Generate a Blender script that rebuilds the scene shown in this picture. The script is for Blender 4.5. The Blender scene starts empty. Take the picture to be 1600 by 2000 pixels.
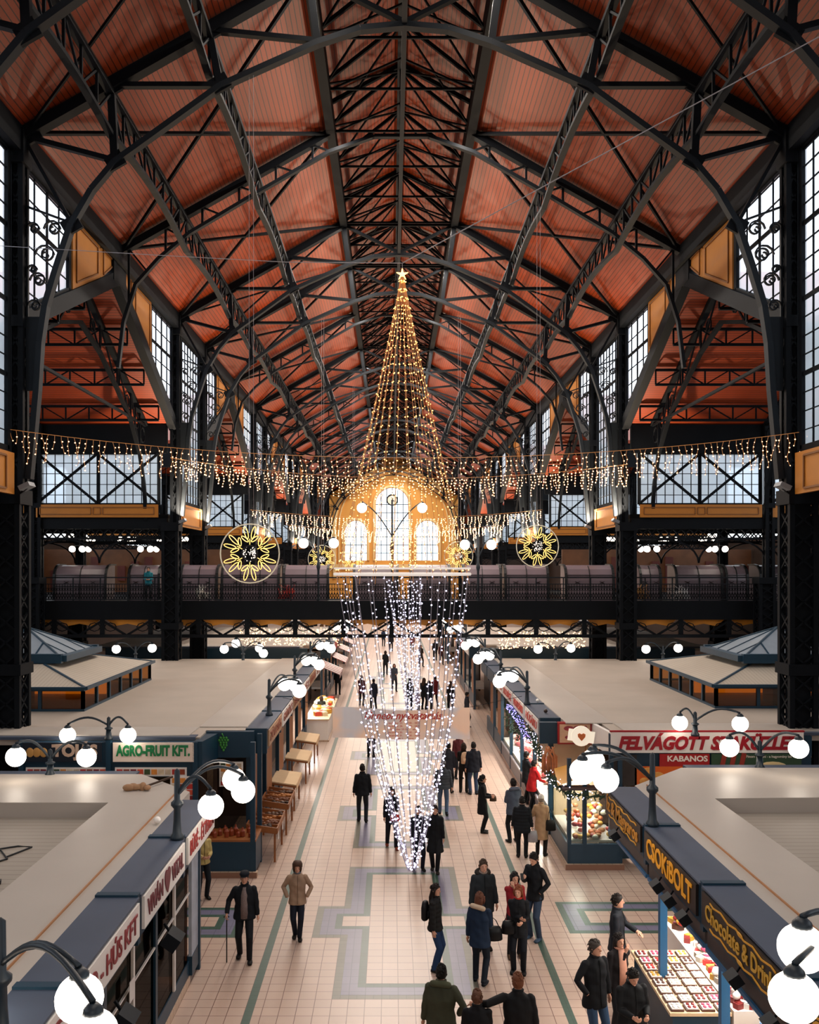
import bpy, bmesh, math, random
from mathutils import Vector, Matrix
random.seed(7)
R = math.radians
sc = bpy.context.scene
COL = sc.collection

# ------------------------------------------------------------------ camera
H, F, VX, VY = 7.8, 1760.0, 765.0, 1108.0       # eye height, focal length in pixels, vanishing point of the hall
cam_d = bpy.data.cameras.new('camera')
cam = bpy.data.objects.new('camera', cam_d)
COL.objects.link(cam)
cam.location = (0, 0, H)
cam.rotation_euler = (R(90), 0, 0)
cam_d.sensor_fit = 'VERTICAL'
cam_d.sensor_height = 36
cam_d.lens = F / 2000 * 36
cam_d.shift_x = (800 - VX) / 2000
cam_d.shift_y = (VY - 1000) / 2000
cam_d.clip_end = 600
sc.camera = cam

# ------------------------------------------------------------------ daylight and exposure
sc.view_settings.view_transform = 'Standard'
sc.view_settings.look = 'None'
sc.view_settings.gamma = 1
sc.view_settings.use_curve_mapping = False
sc.view_settings.exposure = 0.55
sc.cycles.use_denoising = True
sc.cycles.max_bounces = 7
sc.cycles.diffuse_bounces = 4
sc.cycles.glossy_bounces = 3
sc.cycles.transparent_max_bounces = 16
sc.cycles.sample_clamp_indirect = 6
sc.cycles.caustics_reflective = False
sc.cycles.caustics_refractive = False
world = bpy.data.worlds.new('winter_sky')
sc.world = world
world.use_nodes = True
wn = world.node_tree
wn.nodes['Background'].inputs[0].default_value = (0.86, 0.93, 1.0, 1)
wn.nodes['Background'].inputs[1].default_value = 1.8

def area(name, loc, rot, sx, sy, power, color=(1, 1, 1)):
    l = bpy.data.lights.new(name, 'AREA')
    l.shape = 'RECTANGLE'; l.size = sx; l.size_y = sy; l.energy = power; l.color = color
    o = bpy.data.objects.new(name, l); COL.objects.link(o)
    o.location = loc; o.rotation_euler = rot
    return o

CX = 0.35                       # x of the hall's long axis
FR = [18.6, 24.5, 42.4, 48.3, 66.2, 72.1, 90.0, 95.9, 113.8, 119.7, 137.6, 143.5]   # heavy frames over the columns
MID = [33.45, 57.25, 81.05, 104.85, 128.65]                                          # light frames over the side gables
END = 146.0
# rows of strip lights fixed under the two edge beams of the roof lantern
LANTERN_BAYS = [(0.0, 18.6), (18.6, 24.5), (24.5, 33.45), (33.45, 42.4), (42.4, 48.3), (48.3, 57.25), (57.25, 66.2), (66.2, 81.05), (81.05, 104.85), (104.85, 143.5)]
for (y0, y1) in LANTERN_BAYS:
    for s in (-1, 1):
        L = y1 - y0
        area('lantern_strip_light', (CX + s * 2.3, (y0 + y1) / 2, 23.72), (0, 0, 0), 0.12, L * 0.9, (20 if y1 < 25 else 46 if y1 < 43 else 75) * L, (1.0, 0.90, 0.80))

# ------------------------------------------------------------------ helpers
def hexc(h):
    h = h.lstrip('#')
    out = []
    for i in (0, 2, 4):
        c = int(h[i:i + 2], 16) / 255
        out.append(c / 12.92 if c <= 0.04045 else ((c + 0.055) / 1.055) ** 2.4)
    return (*out, 1)

MATS = {}
def mat(name, col='#808080', rough=0.6, metal=0.0, emit=None, es=0.0, var=0.12, scale=3.0, spec=0.5, bump=0.0):
    if name in MATS: return MATS[name]
    m = bpy.data.materials.new(name); m.use_nodes = True
    nt = m.node_tree; b = nt.nodes['Principled BSDF']
    c = hexc(col)
    b.inputs['Roughness'].default_value = rough
    b.inputs['Metallic'].default_value = metal
    b.inputs['Specular IOR Level'].default_value = spec
    if var > 0:
        tc = nt.nodes.new('ShaderNodeTexCoord'); nz = nt.nodes.new('ShaderNodeTexNoise')
        nz.inputs['Scale'].default_value = scale; nz.inputs['Detail'].default_value = 4
        mx = nt.nodes.new('ShaderNodeMix'); mx.data_type = 'RGBA'
        mx.inputs[6].default_value = tuple(x * (1 - var) for x in c[:3]) + (1,)
        mx.inputs[7].default_value = tuple(min(1, x * (1 + var)) for x in c[:3]) + (1,)
        nt.links.new(tc.outputs['Object'], nz.inputs['Vector'])
        nt.links.new(nz.outputs['Fac'], mx.inputs[0])
        nt.links.new(mx.outputs[2], b.inputs['Base Color'])
        if bump > 0:
            bp = nt.nodes.new('ShaderNodeBump'); bp.inputs['Strength'].default_value = bump
            nt.links.new(nz.outputs['Fac'], bp.inputs['Height']); nt.links.new(bp.outputs[0], b.inputs['Normal'])
    else:
        b.inputs['Base Color'].default_value = c
    if emit:
        b.inputs['Emission Color'].default_value = hexc(emit)
        b.inputs['Emission Strength'].default_value = es
    MATS[name] = m
    return m

def nmath(nt, op, a, b=None):
    n = nt.nodes.new('ShaderNodeMath'); n.operation = op
    for i, v in enumerate((a, b)):
        if v is None: continue
        if isinstance(v, (int, float)): n.inputs[i].default_value = v
        else: nt.links.new(v, n.inputs[i])
    return n.outputs[0]

def stripes(name, c1, c2, axis, period, width, rough=0.5, off=0.0, axis2=None, period2=None, width2=None, off2=0.0, var=0.15, vscale=0.8, spec=0.5, patch=None):
    """boards, tiles or mesh: lines every `period` metres along an axis of the object's own space (objects sit at the origin)"""
    m = bpy.data.materials.new(name); m.use_nodes = True
    nt = m.node_tree; b = nt.nodes['Principled BSDF']
    tc = nt.nodes.new('ShaderNodeTexCoord'); sx = nt.nodes.new('ShaderNodeSeparateXYZ')
    nt.links.new(tc.outputs['Object'], sx.inputs[0])
    def line(ax, per, w, o):
        t = nmath(nt, 'FRACT', nmath(nt, 'DIVIDE', nmath(nt, 'SUBTRACT', sx.outputs[ax], o - w / 2), per))
        return nmath(nt, 'LESS_THAN', t, w / per)
    f = line(axis, period, width, off)
    if axis2 is not None:
        f = nmath(nt, 'MAXIMUM', f, line(axis2, period2 or period, width2 or width, off2))
    nz = nt.nodes.new('ShaderNodeTexNoise'); nz.inputs['Scale'].default_value = vscale; nz.inputs['Detail'].default_value = 5
    nt.links.new(tc.outputs['Object'], nz.inputs['Vector'])
    mv = nt.nodes.new('ShaderNodeMix'); mv.data_type = 'RGBA'
    c = hexc(c1)
    mv.inputs[6].default_value = tuple(x * (1 - var) for x in c[:3]) + (1,)
    mv.inputs[7].default_value = tuple(min(1, x * (1 + var)) for x in c[:3]) + (1,)
    nt.links.new(nz.outputs['Fac'], mv.inputs[0])
    base = mv.outputs[2]
    if axis2 is not None or patch:      # one shade per board or tile
        wn_ = nt.nodes.new('ShaderNodeTexWhiteNoise'); wn_.noise_dimensions = '2D'
        cb = nt.nodes.new('ShaderNodeCombineXYZ')
        nt.links.new(nmath(nt, 'FLOOR', nmath(nt, 'DIVIDE', nmath(nt, 'SUBTRACT', sx.outputs[axis], off), period)), cb.inputs[0])
        if axis2 is not None:
            nt.links.new(nmath(nt, 'FLOOR', nmath(nt, 'DIVIDE', nmath(nt, 'SUBTRACT', sx.outputs[axis2], off2), period2 or period)), cb.inputs[1])
        nt.links.new(cb.outputs[0], wn_.inputs['Vector'])
        hs = nt.nodes.new('ShaderNodeHueSaturation')
        nt.links.new(nmath(nt, 'ADD', nmath(nt, 'MULTIPLY', wn_.outputs['Value'], 0.10), 0.95), hs.inputs['Value'])
        nt.links.new(base, hs.inputs['Color']); base = hs.outputs[0]
    mx = nt.nodes.new('ShaderNodeMix'); mx.data_type = 'RGBA'
    nt.links.new(f, mx.inputs[0]); nt.links.new(base, mx.inputs[6]); mx.inputs[7].default_value = hexc(c2)
    nt.links.new(mx.outputs[2], b.inputs['Base Color'])
    b.inputs['Roughness'].default_value = rough
    b.inputs['Specular IOR Level'].default_value = spec
    MATS[name] = m
    return m

def glassy(name, tint='#ffffff', gloss=0.08, rough=0.03, frost=0.0):
    m = bpy.data.materials.new(name); m.use_nodes = True
    nt = m.node_tree; nt.nodes.clear()
    o = nt.nodes.new('ShaderNodeOutputMaterial'); t = nt.nodes.new('ShaderNodeBsdfTransparent'); g = nt.nodes.new('ShaderNodeBsdfGlossy')
    t.inputs[0].default_value = hexc(tint); g.inputs['Roughness'].default_value = rough
    s = nt.nodes.new('ShaderNodeMixShader'); s.inputs[0].default_value = gloss
    nt.links.new(t.outputs[0], s.inputs[1]); nt.links.new(g.outputs[0], s.inputs[2])
    out = s.outputs[0]
    if frost > 0:
        d = nt.nodes.new('ShaderNodeBsdfTranslucent'); d.inputs[0].default_value = hexc(tint)
        s2 = nt.nodes.new('ShaderNodeMixShader'); s2.inputs[0].default_value = frost
        nt.links.new(out, s2.inputs[1]); nt.links.new(d.outputs[0], s2.inputs[2]); out = s2.outputs[0]
    nt.links.new(out, o.inputs[0])
    MATS[name] = m
    return m

steel = mat('painted_iron', '#0b0f14', 0.65, 0.0, var=0.25, scale=2, spec=.12)
steel2 = mat('painted_iron_grey', '#12181e', 0.6, 0.0, var=0.25, scale=2, spec=.2)
teal = mat('teal_paint', '#0b3347', 0.45, var=0.12)
blue_top = mat('blue_roof_sheet', '#3f4a5c', 0.5, var=0.25, scale=1.2)
blue_post = mat('bright_blue_paint', '#1c567f', 0.4, var=0.1)
cream_roof = mat('cream_roof_sheet', '#a59a8e', 0.5, var=0.12, scale=0.9)
cream_rim = mat('cream_roof_rim', '#b3aaa0', 0.45, var=0.12, scale=0.7)
ochre = mat('ochre_panel', '#b06f1c', 0.6, var=0.1)
ochre_line = mat('ochre_moulding', '#7a4a14', 0.6, var=0.1)
black = mat('black_paint', '#0c0f12', 0.5, var=0.2)
white = mat('white_board', '#ece6df', 0.5, var=0.05)
globe = mat('opal_globe', '#ffffff', 0.3, emit='#fff1df', es=6.0, var=0)
pane = glassy('window_pane', '#f2f9ff', 0.04, 0.1, 0.6)
frosted = glassy('frosted_pane', '#e6eef2', 0.05, 0.2, 0.35)

class MB:
    def __init__(s): s.v = []; s.f = []; s.mi = []
    def add(s, vs, fs, m=0):
        n = len(s.v); s.v += [tuple(v) for v in vs]
        s.f += [tuple(i + n for i in f) for f in fs]; s.mi += [m] * len(fs)
        return s
    def box(s, c, d, rz=0.0, m=0, rx=0.0, ry=0.0):
        x, y, z = d[0] / 2, d[1] / 2, d[2] / 2
        vs = [Vector(p) for p in ((-x, -y, -z), (x, -y, -z), (x, y, -z), (-x, y, -z), (-x, -y, z), (x, -y, z), (x, y, z), (-x, y, z))]
        if rz or rx or ry:
            M = Matrix.Rotation(rz, 3, 'Z') @ Matrix.Rotation(ry, 3, 'Y') @ Matrix.Rotation(rx, 3, 'X')
            vs = [M @ v for v in vs]
        c = Vector(c)
        return s.add([v + c for v in vs], [(0, 3, 2, 1), (4, 5, 6, 7), (0, 1, 5, 4), (1, 2, 6, 5), (2, 3, 7, 6), (3, 0, 4, 7)], m)
    def ab(s, a, b, m=0):
        return s.box([(a[i] + b[i]) / 2 for i in range(3)], [abs(b[i] - a[i]) for i in range(3)], m=m)
    def bar(s, a, b, w, h=None, m=0, ref=(0, 1, 0)):
        a, b = Vector(a), Vector(b); h = h or w
        t = (b - a)
        if t.length < 1e-6: return s
        t.normalize(); r = Vector(ref)
        if abs(t.dot(r)) > 0.99: r = Vector((0, 0, 1)) if abs(t.z) < 0.9 else Vector((1, 0, 0))
        u = (r - t * t.dot(r)).normalized(); n = t.cross(u)
        vs = []
        for p in (a, b):
            for (i, j) in ((-1, -1), (1, -1), (1, 1), (-1, 1)): vs.append(p + u * (w / 2 * i) + n * (h / 2 * j))
        return s.add(vs, [(3, 2, 1, 0), (4, 5, 6, 7), (0, 1, 5, 4), (1, 2, 6, 5), (2, 3, 7, 6), (3, 0, 4, 7)], m)
    def path(s, pts, w, h=None, m=0, ref=(0, 1, 0)):
        for a, b in zip(pts[:-1], pts[1:]): s.bar(a, b, w, h, m, ref)
        return s
    def tube(s, pts, r, n=8, m=0, cap=True, flat=None):
        pts = [Vector(p) for p in pts]; k = len(pts)
        rs = r if isinstance(r, (list, tuple)) else [r] * k
        u = None; vs = []
        for i, p in enumerate(pts):
            t = (pts[min(i + 1, k - 1)] - pts[max(i - 1, 0)])
            if t.length < 1e-9: t = Vector((0, 0, 1))
            t.normalize()
            if u is None:
                u = Vector((1, 0, 0)) if abs(t.x) < 0.9 else Vector((0, 1, 0))
            u = (u - t * t.dot(u)).normalized(); w_ = t.cross(u)
            rr = rs[i] if isinstance(rs[i], (tuple, list)) else (rs[i], rs[i])
            for j in range(n):
                a = 2 * math.pi * j / n
                vs.append(p + u * math.cos(a) * rr[0] + w_ * math.sin(a) * rr[1])
        fs = []
        for i in range(k - 1):
            for j in range(n):
                fs.append((i * n + j, i * n + (j + 1) % n, (i + 1) * n + (j + 1) % n, (i + 1) * n + j))
        if cap:
            fs.append(tuple(range(n - 1, -1, -1))); fs.append(tuple((k - 1) * n + j for j in range(n)))
        return s.add(vs, fs, m)
    def ball(s, c, r, nu=16, nv=10, m=0):
        rr = r if isinstance(r, (tuple, list)) else (r, r, r)
        c = Vector(c); vs = [c + Vector((0, 0, -rr[2]))]
        for i in range(1, nv):
            ph = math.pi * i / nv - math.pi / 2
            for j in range(nu):
                a = 2 * math.pi * j / nu
                vs.append(c + Vector((rr[0] * math.cos(ph) * math.cos(a), rr[1] * math.cos(ph) * math.sin(a), rr[2] * math.sin(ph))))
        vs.append(c + Vector((0, 0, rr[2]))); fs = []
        for j in range(nu): fs.append((0, 1 + (j + 1) % nu, 1 + j))
        for i in range(nv - 2):
            for j in range(nu):
                a = 1 + i * nu; b = a + nu
                fs.append((a + j, a + (j + 1) % nu, b + (j + 1) % nu, b + j))
        t = len(vs) - 1; a = 1 + (nv - 2) * nu
        for j in range(nu): fs.append((a + j, a + (j + 1) % nu, t))
        return s.add(vs, fs, m)
    def octa(s, c, r, m=0):
        x, y, z = c
        return s.add([(x + r, y, z), (x - r, y, z), (x, y + r, z), (x, y - r, z), (x, y, z + r), (x, y, z - r)],
                     [(0, 2, 4), (2, 1, 4), (1, 3, 4), (3, 0, 4), (2, 0, 5), (1, 2, 5), (3, 1, 5), (0, 3, 5)], m)
    def rings(s, rs, n=20, m=0, cap=True):
        """loft of level ellipses: (cx, cy, z, rx, ry)"""
        vs = []; k = len(rs)
        for (cx, cy, z, rx, ry) in rs:
            for j in range(n):
                a = 2 * math.pi * j / n
                vs.append((cx + rx * math.cos(a), cy + ry * math.sin(a), z))
        fs = []
        for i in range(k - 1):
            for j in range(n): fs.append((i * n + j, i * n + (j + 1) % n, (i + 1) * n + (j + 1) % n, (i + 1) * n + j))
        if cap: fs.append(tuple(range(n - 1, -1, -1))); fs.append(tuple((k - 1) * n + j for j in range(n)))
        return s.add(vs, fs, m)
    def lathe(s, prof, c, n=16, m=0):
        return s.rings([(c[0], c[1], c[2] + z, r, r) for (r, z) in prof], n, m)
    def prism(s, poly, axis, a, b, m=0):
        """polygon in the two other axes, extruded along `axis` from a to b"""
        k = len(poly); vs = []
        for t in (a, b):
            for (p, q) in poly:
                vs.append((t, p, q) if axis == 0 else (p, t, q) if axis == 1 else (p, q, t))
        fs = [tuple(range(k - 1, -1, -1)), tuple(range(k, 2 * k))]
        for i in range(k): fs.append((i, (i + 1) % k, k + (i + 1) % k, k + i))
        return s.add(vs, fs, m)
    def xf(s, M):
        s.v = [tuple(M @ Vector(v)) for v in s.v]; return s
    def build(s, name, mats, parent=None, smooth=False):
        me = bpy.data.meshes.new(name)
        me.from_pydata(s.v, [], s.f)
        mats = mats if isinstance(mats, (list, tuple)) else [mats]
        for m in mats: me.materials.append(m)
        if len(mats) > 1: me.polygons.foreach_set('material_index', s.mi)
        if smooth: me.polygons.foreach_set('use_smooth', [True] * len(me.polygons))
        me.validate(); me.update()
        o = bpy.data.objects.new(name, me); COL.objects.link(o)
        if parent is not None: o.parent = parent
        return o

def fix_normals(o):
    bm = bmesh.new(); bm.from_mesh(o.data); bmesh.ops.recalc_face_normals(bm, faces=bm.faces); bm.to_mesh(o.data); bm.free()
    return o

def tag(o, label=None, cat=None, group=None, kind=None):
    if label: o['label'] = label
    if cat: o['category'] = cat
    if group: o['group'] = group
    if kind: o['kind'] = kind
    return o

def empty(name, loc, label, cat, group=None, rz=0.0):
    o = bpy.data.objects.new(name, None); COL.objects.link(o)
    o.location = loc; o.rotation_euler = (0, 0, rz); o.empty_display_size = 0.1
    return tag(o, label, cat, group)

def struct(name, mb, m, label=None, smooth=False):
    o = mb.build(name, m, None, smooth); o['kind'] = 'structure'
    if label: o['label'] = label
    return o

def copy_tree(o, parent=None):
    c = o.copy(); COL.objects.link(c); c.parent = parent
    for ch in list(o.children): copy_tree(ch, c)
    return c

def text(body, size, m, loc, rot, parent=None, name='lettering', extrude=0.006, shear=0.0, bold=0.0, align='CENTER', sx=1.0, width=None):
    cu = bpy.data.curves.new('t', 'FONT'); cu.body = body; cu.size = size; cu.extrude = extrude
    cu.shear = shear; cu.offset = bold; cu.align_x = align; cu.align_y = 'CENTER'; cu.resolution_u = 3
    t = bpy.data.objects.new('t', cu); COL.objects.link(t)
    me = bpy.data.meshes.new_from_object(t.evaluated_get(bpy.context.evaluated_depsgraph_get()))
    COL.objects.unlink(t); bpy.data.objects.remove(t)
    if width:
        xs = [v.co.x for v in me.vertices]; k = width / (max(xs) - min(xs)); sx = k
    for v in me.vertices: v.co.x *= sx
    me.materials.clear(); me.materials.append(m)
    o = bpy.data.objects.new(name, me); COL.objects.link(o); o.location = loc; o.rotation_euler = rot
    if parent is not None: o.parent = parent
    return o

def P(px, py, d):  return ((px - VX) * d / F, d, H - (py - VY) * d / F)
def FD(py, z=0.0): return (H - z) * F / (py - VY)
def FP(px, py, z=0.0):
    d = FD(py, z); return ((px - VX) * d / F, d, z)
# ================================================================== FLOOR
tile_cream = stripes('cream_floor_tiles', '#c0a797', '#74564c', 0, 0.3, 0.013, 0.32, 0.12, 1, 0.3, 0.013, 0.064, var=0.08, vscale=0.35)
tile_green = stripes('green_floor_tiles', '#3d574c', '#2f3f39', 0, 0.15, 0.008, 0.35, 0.12, 1, 0.15, 0.008, 0.064, var=0.12)
tile_olive = stripes('olive_floor_tiles', '#6a695d', '#4b4b42', 0, 0.15, 0.008, 0.35, 0.12, 1, 0.15, 0.008, 0.064, var=0.12)
tile_lilac = stripes('lilac_floor_tiles', '#6f6d84', '#514f62', 0, 0.3, 0.012, 0.33, 0.12, 1, 0.3, 0.012, 0.064, var=0.1)
struct('floor', MB().ab((-26, -8, -0.2), (27, 150, 0)), tile_cream, 'cream square floor tiles of the market aisle')
def inlay(rects, z, m, lab):
    b = MB()
    for (x0, x1, y0, y1) in rects: b.ab((x0, y0, 0.0), (x1, y1, z))
    struct('floor_inlay', b, m, lab)
inlay([(-2.58, -2.43, 0, 140)], 0.002, tile_green, 'green tile stripe along the left of the aisle')
inlay([(3.03, 3.18, 0, 140)], 0.002, tile_green, 'green tile stripe along the right of the aisle')
def cross(y0, e):
    y1, a, b = y0 + 7.18, y0 + 2.7, y0 + 4.45
    x0, x1, xa, xb = -1.08, 1.62, -1.68, 2.22
    if e < 0.59:
        return [(x0 + e, x1 - e, y0 + e, a + e), (xa + e, xb - e, a + e, b - e), (x0 + e, x1 - e, b - e, y1 - e)]
    return [(x0 + e, x1 - e, y0 + e, a + e), (x0, x1, a + e, b - e), (x0 + e, x1 - e, b - e, y1 - e)]
for i in range(6):
    y0 = 16.28 + 8.75 * i
    w = ['nearest', 'second', 'third', 'fourth', 'fifth', 'sixth'][i]
    inlay(cross(y0, 0), 0.002, tile_olive, w + ' cross shaped tile border in the aisle, outer band')
    inlay(cross(y0, 0.15), 0.003, tile_lilac, w + ' cross shaped tile border in the aisle, lilac band')
    inlay(cross(y0, 0.45), 0.004, tile_green, w + ' cross shaped tile border in the aisle, inner band')
    inlay(cross(y0, 0.6), 0.005, tile_cream, w + ' cross shaped tile border in the aisle, cream middle')
for (x0, x1, y0, y1, w) in ((-9, -3.27, 18.98, 20.65, 'left'), (3.8, 9.5, 19.2, 21.0, 'right')):
    for k, (e, m) in enumerate(((0, tile_green), (0.15, tile_lilac), (0.42, tile_green), (0.57, tile_cream))):
        inlay([(x0 + e, x1 - e, y0 + e, y1 - e)], 0.002 + 0.001 * k, m, 'tile border in the cross aisle on the %s' % w)

# ================================================================== ROOF
board = stripes('orange_roof_boards', '#87310c', '#341206', 0, 0.14, 0.022, 0.42, 0, var=0.2, vscale=0.5, spec=.35, patch=True)
board_x = stripes('orange_side_roof_boards', '#8f3611', '#381307', 1, 0.14, 0.022, 0.5, 0, var=0.2, vscale=0.5, patch=True)
TH = 0.12
def zr(o): return 19.6 + 0.565 * (10.3 - abs(o))          # centre of the rafters above half width o
for s, w in ((-1, 'left'), (1, 'right')):
    e, l = CX + s * 10.9, CX + s * 2.6
    b = MB().prism([(e, zr(10.9) + .22), (l, zr(2.6) + .22), (l, zr(2.6) + .4), (e, zr(10.9) + .4)], 1, -6, END)
    fix_normals(struct('ceiling', b, board, 'orange boarded underside of the main roof, %s slope' % w))
    b = MB().prism([(CX + s * 3.0, 25.1), (CX, 26.55), (CX, 26.75), (CX + s * 3.0, 25.3)], 1, -6, END)
    fix_normals(struct('ceiling', b, board, 'orange boards over the roof lantern, %s slope' % w))
    b = MB()
    b.ab((l - .06, -6, 24.15), (l + .06, END, 24.45)); b.ab((l - .05, -6, 24.45), (l + .05, END, 25.2))
    struct('lantern_wall', b, steel, '%s side of the raised roof lantern' % w)

GR = 'heavy roof frames over the columns'
ORD = ['nearest', 'second', 'third', 'fourth', 'fifth', 'sixth', 'seventh', 'eighth', 'ninth', 'tenth', 'eleventh', 'twelfth']
def scroll(b, c, r, y, s, turns=1.25, w=0.035):
    pts = []
    for i in range(15):
        t = i / 14; a = t * turns * 2 * math.pi; q = r * (1 - 0.8 * t)
        pts.append((c[0] + s * q * math.cos(a), y, c[1] + q * math.sin(a)))
    b.path(pts, 0.07, w)
def heavy():
    t = empty('roof_truss', (0, 0, 0), '', 'roof truss', GR)
    web = MB()
    for s in (-1, 1):
        top, low, kn, br = MB(), MB(), MB(), MB()
        X = lambda o: CX + s * o
        top.bar((X(10.5), 0, zr(10.5) - .02), (X(2.6), 0, zr(2.6) - .02), 0.34, 0.30)
        lc = [(0, 22.53), (1.2, 22.42), (2.37, 22.04), (5.01, 20.86), (7.87, 18.8), (8.5, 18.05), (9.05, 17.1)]
        low.path([(X(o), 0, z) for o, z in lc], 0.24, 0.15)
        kn.path([(X(o), 0, z) for o, z in [(9.05, 17.1), (9.45, 15.9), (9.75, 14.9), (9.9, 13.9), (9.98, 12.6), (10.2, 10.2)]], 0.26, 0.16)
        for a, c, w in (((10.3, 19.5), (7.87, 18.85), .13), ((7.98, 20.9), (7.87, 18.85), .2), ((7.98, 20.9), (5.01, 20.9), .13),
                        ((5.31, 22.4), (5.01, 20.9), .18), ((5.31, 22.4), (2.37, 22.1), .13), ((2.6, 23.9), (2.37, 22.1), .2),
                        ((2.6, 23.9), (0, 22.6), .12), ((10.3, 19.4), (9.05, 17.15), .09)):
            web.bar((X(a[0]), 0, a[1]), (X(c[0]), 0, c[1]), 0.18, w)
        for (o, z) in ((10.15, 19.55), (7.98, 20.85), (5.31, 22.35), (7.87, 18.85), (5.01, 20.95), (9.05, 17.1)):
            web.box((X(o), 0, z), (0.5, 0.1, 0.42), ry=s * R(30))
        web.bar((X(2.6), 0, 23.9), (X(2.6), 0, 25.1), .2, .16); web.bar((X(2.6), 0, 25.05), (X(0), 0, 26.45), .16, .16)
        web.bar((X(2.6), 0, 24.0), (X(0), 0, 26.3), .08, .08)
        for (o, z, r) in ((9.75, 16.3, .30), (9.95, 15.6, .24), (10.05, 14.9, .2), (9.55, 17.0, .26), (10.08, 17.0, .2), (10.1, 14.2, .15), (10.1, 15.9, .14)):
            scroll(br, (X(o), z), r, 0, s); scroll(br, (X(o) + .02, z), r * .7, 0, -s, 1.0)
        br.path([(X(10.25), 0, 17.6), (X(9.15), 0, 17.2)], .07, .05); br.path([(X(10.25), 0, 17.6), (X(10.25), 0, 13.2)], .07, .05)
        br.prism([(X(9.75), 14.6), (X(10.28), 14.6), (X(10.28), 12.6), (X(9.98), 12.6)], 1, -.05, .05)
        top.build('rafter', steel, t); low.build('bottom_chord', steel2, t); kn.build('knee_brace', steel2, t); br.build('scroll_bracket', steel2, t)
    web.bar((CX, 0, 22.5), (CX, 0, 26.5), .2, .12); web.bar((CX - 2.6, 0, 23.9), (CX + 2.6, 0, 23.9), .1, .1)
    web.build('web', steel, t)
    return t
def light():
    t = empty('roof_truss', (0, 0, 0), '', 'roof truss', 'light roof frames between the columns')
    web = MB()
    for s in (-1, 1):
        top, low = MB(), MB()
        X = lambda o: CX + s * o
        top.bar((X(10.5), 0, zr(10.5) - .02), (X(2.6), 0, zr(2.6) - .02), 0.3, 0.26)
        lc = [(0, 23.8), (1.0, 23.8), (2.7, 23.2), (5.3, 21.72), (7.85, 20.2), (9.0, 19.25), (9.85, 18.3), (10.3, 16.9), (10.5, 15.2)]
        low.path([(X(o), 0, z) for o, z in lc], 0.2, 0.12)
        n = 11; pr = None
        for i in range(n + 1):
            o = 10.1 - i * (7.5 / n)
            zl = 0
            for (a, c) in zip(lc[:-1], lc[1:]):
                if a[0] <= o <= c[0]: zl = a[1] + (c[1] - a[1]) * (o - a[0]) / (c[0] - a[0])
            if i % 2 == 0: web.bar((X(o), 0, zr(o) - .1), (X(o), 0, zl), .08, .08)
            elif pr: web.bar((X(pr), 0, zr(pr) - .1), (X(o), 0, zl), .07, .06)
            pr = o
        top.build('rafter', steel, t); low.build('bottom_chord', steel2, t)
        web.bar((X(2.6), 0, 23.9), (X(2.6), 0, 25.1), .16, .14); web.bar((X(2.6), 0, 25.05), (X(0), 0, 26.45), .14, .14)
    web.bar((CX, 0, 23.8), (CX, 0, 26.5), .12, .1)
    web.build('web', steel, t)
    return t
hv, lt = heavy(), light()
for i, y in enumerate(FR):
    o = hv if i == 0 else copy_tree(hv); o.location.y = y
    o['label'] = '%s arched iron roof truss with scroll brackets, counted from the camera' % ORD[i]
for i, y in enumerate(MID):
    o = lt if i == 0 else copy_tree(lt); o.location.y = y
    o['label'] = '%s shallow lattice roof truss between two arched trusses' % ORD[i]

ALL = sorted(FR + MID)
YS = [-5.2, 0.7, 9.65] + ALL
# ties, ridge and lantern members
b = MB()
for y0, y1 in zip(YS[:-1], YS[1:]):
    for s in (-1, 1):
        a0, a1 = (CX + s * 10.3, y0, zr(10.3)), (CX + s * 10.3, y1, zr(10.3)); c0, c1 = (CX + s * 2.7, y0, zr(2.7)), (CX + s * 2.7, y1, zr(2.7))
        w = .1 if y1 - y0 > 7 else .07
        b.bar(a0, c1, w, w); b.bar(a1, c0, w, w)
struct('roof_bracing', b, steel, 'crossed flat iron ties under the orange roof boards')
b = MB()
y = -5.0
k = 0
while y < END - 3:
    for s in (-1, 1):
        b.bar((CX + s * 2.6, y, 24.4), (CX, y, 26.45), .1, .12)
        b.bar((CX + s * 2.6, y, 24.3), (CX, y + 2.98, 26.4), .06, .06)
        b.bar((CX + s * 2.6, y + 2.98, 24.3), (CX, y, 26.4), .06, .06)
        b.bar((CX + s * 2.6, y, 24.05), (CX, y, 25.2), .06, .06)
    b.bar((CX - 2.6, y, 24.15), (CX + 2.6, y, 24.15), .06, .08)
    y += 2.983; k += 1
struct('lantern_framing', b, steel, 'thin iron frames and crossed rods inside the roof lantern')
b = MB()
for s in (-1, 1):
    b.ab((CX + s * 2.6 - .16, -6, 23.78), (CX + s * 2.6 + .16, END, 24.2))
struct('lantern_beam', b, steel, 'pair of long iron edge beams under the roof lantern')
struct('ridge_beam', MB().ab((CX - .13, -6, 26.25), (CX + .13, END, 26.5)).ab((CX - .07, -6, 22.5), (CX + .07, END, 22.62)), steel2, 'ridge beam and tie running along the hall')
b = MB()
for s in (-1, 1): b.ab((CX + s * 10.45 - .15, -6, 19.0), (CX + s * 10.45 + .15, END, 19.7))
struct('eave_beam', b, steel, 'iron eave beams along both sides of the main roof')

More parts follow.
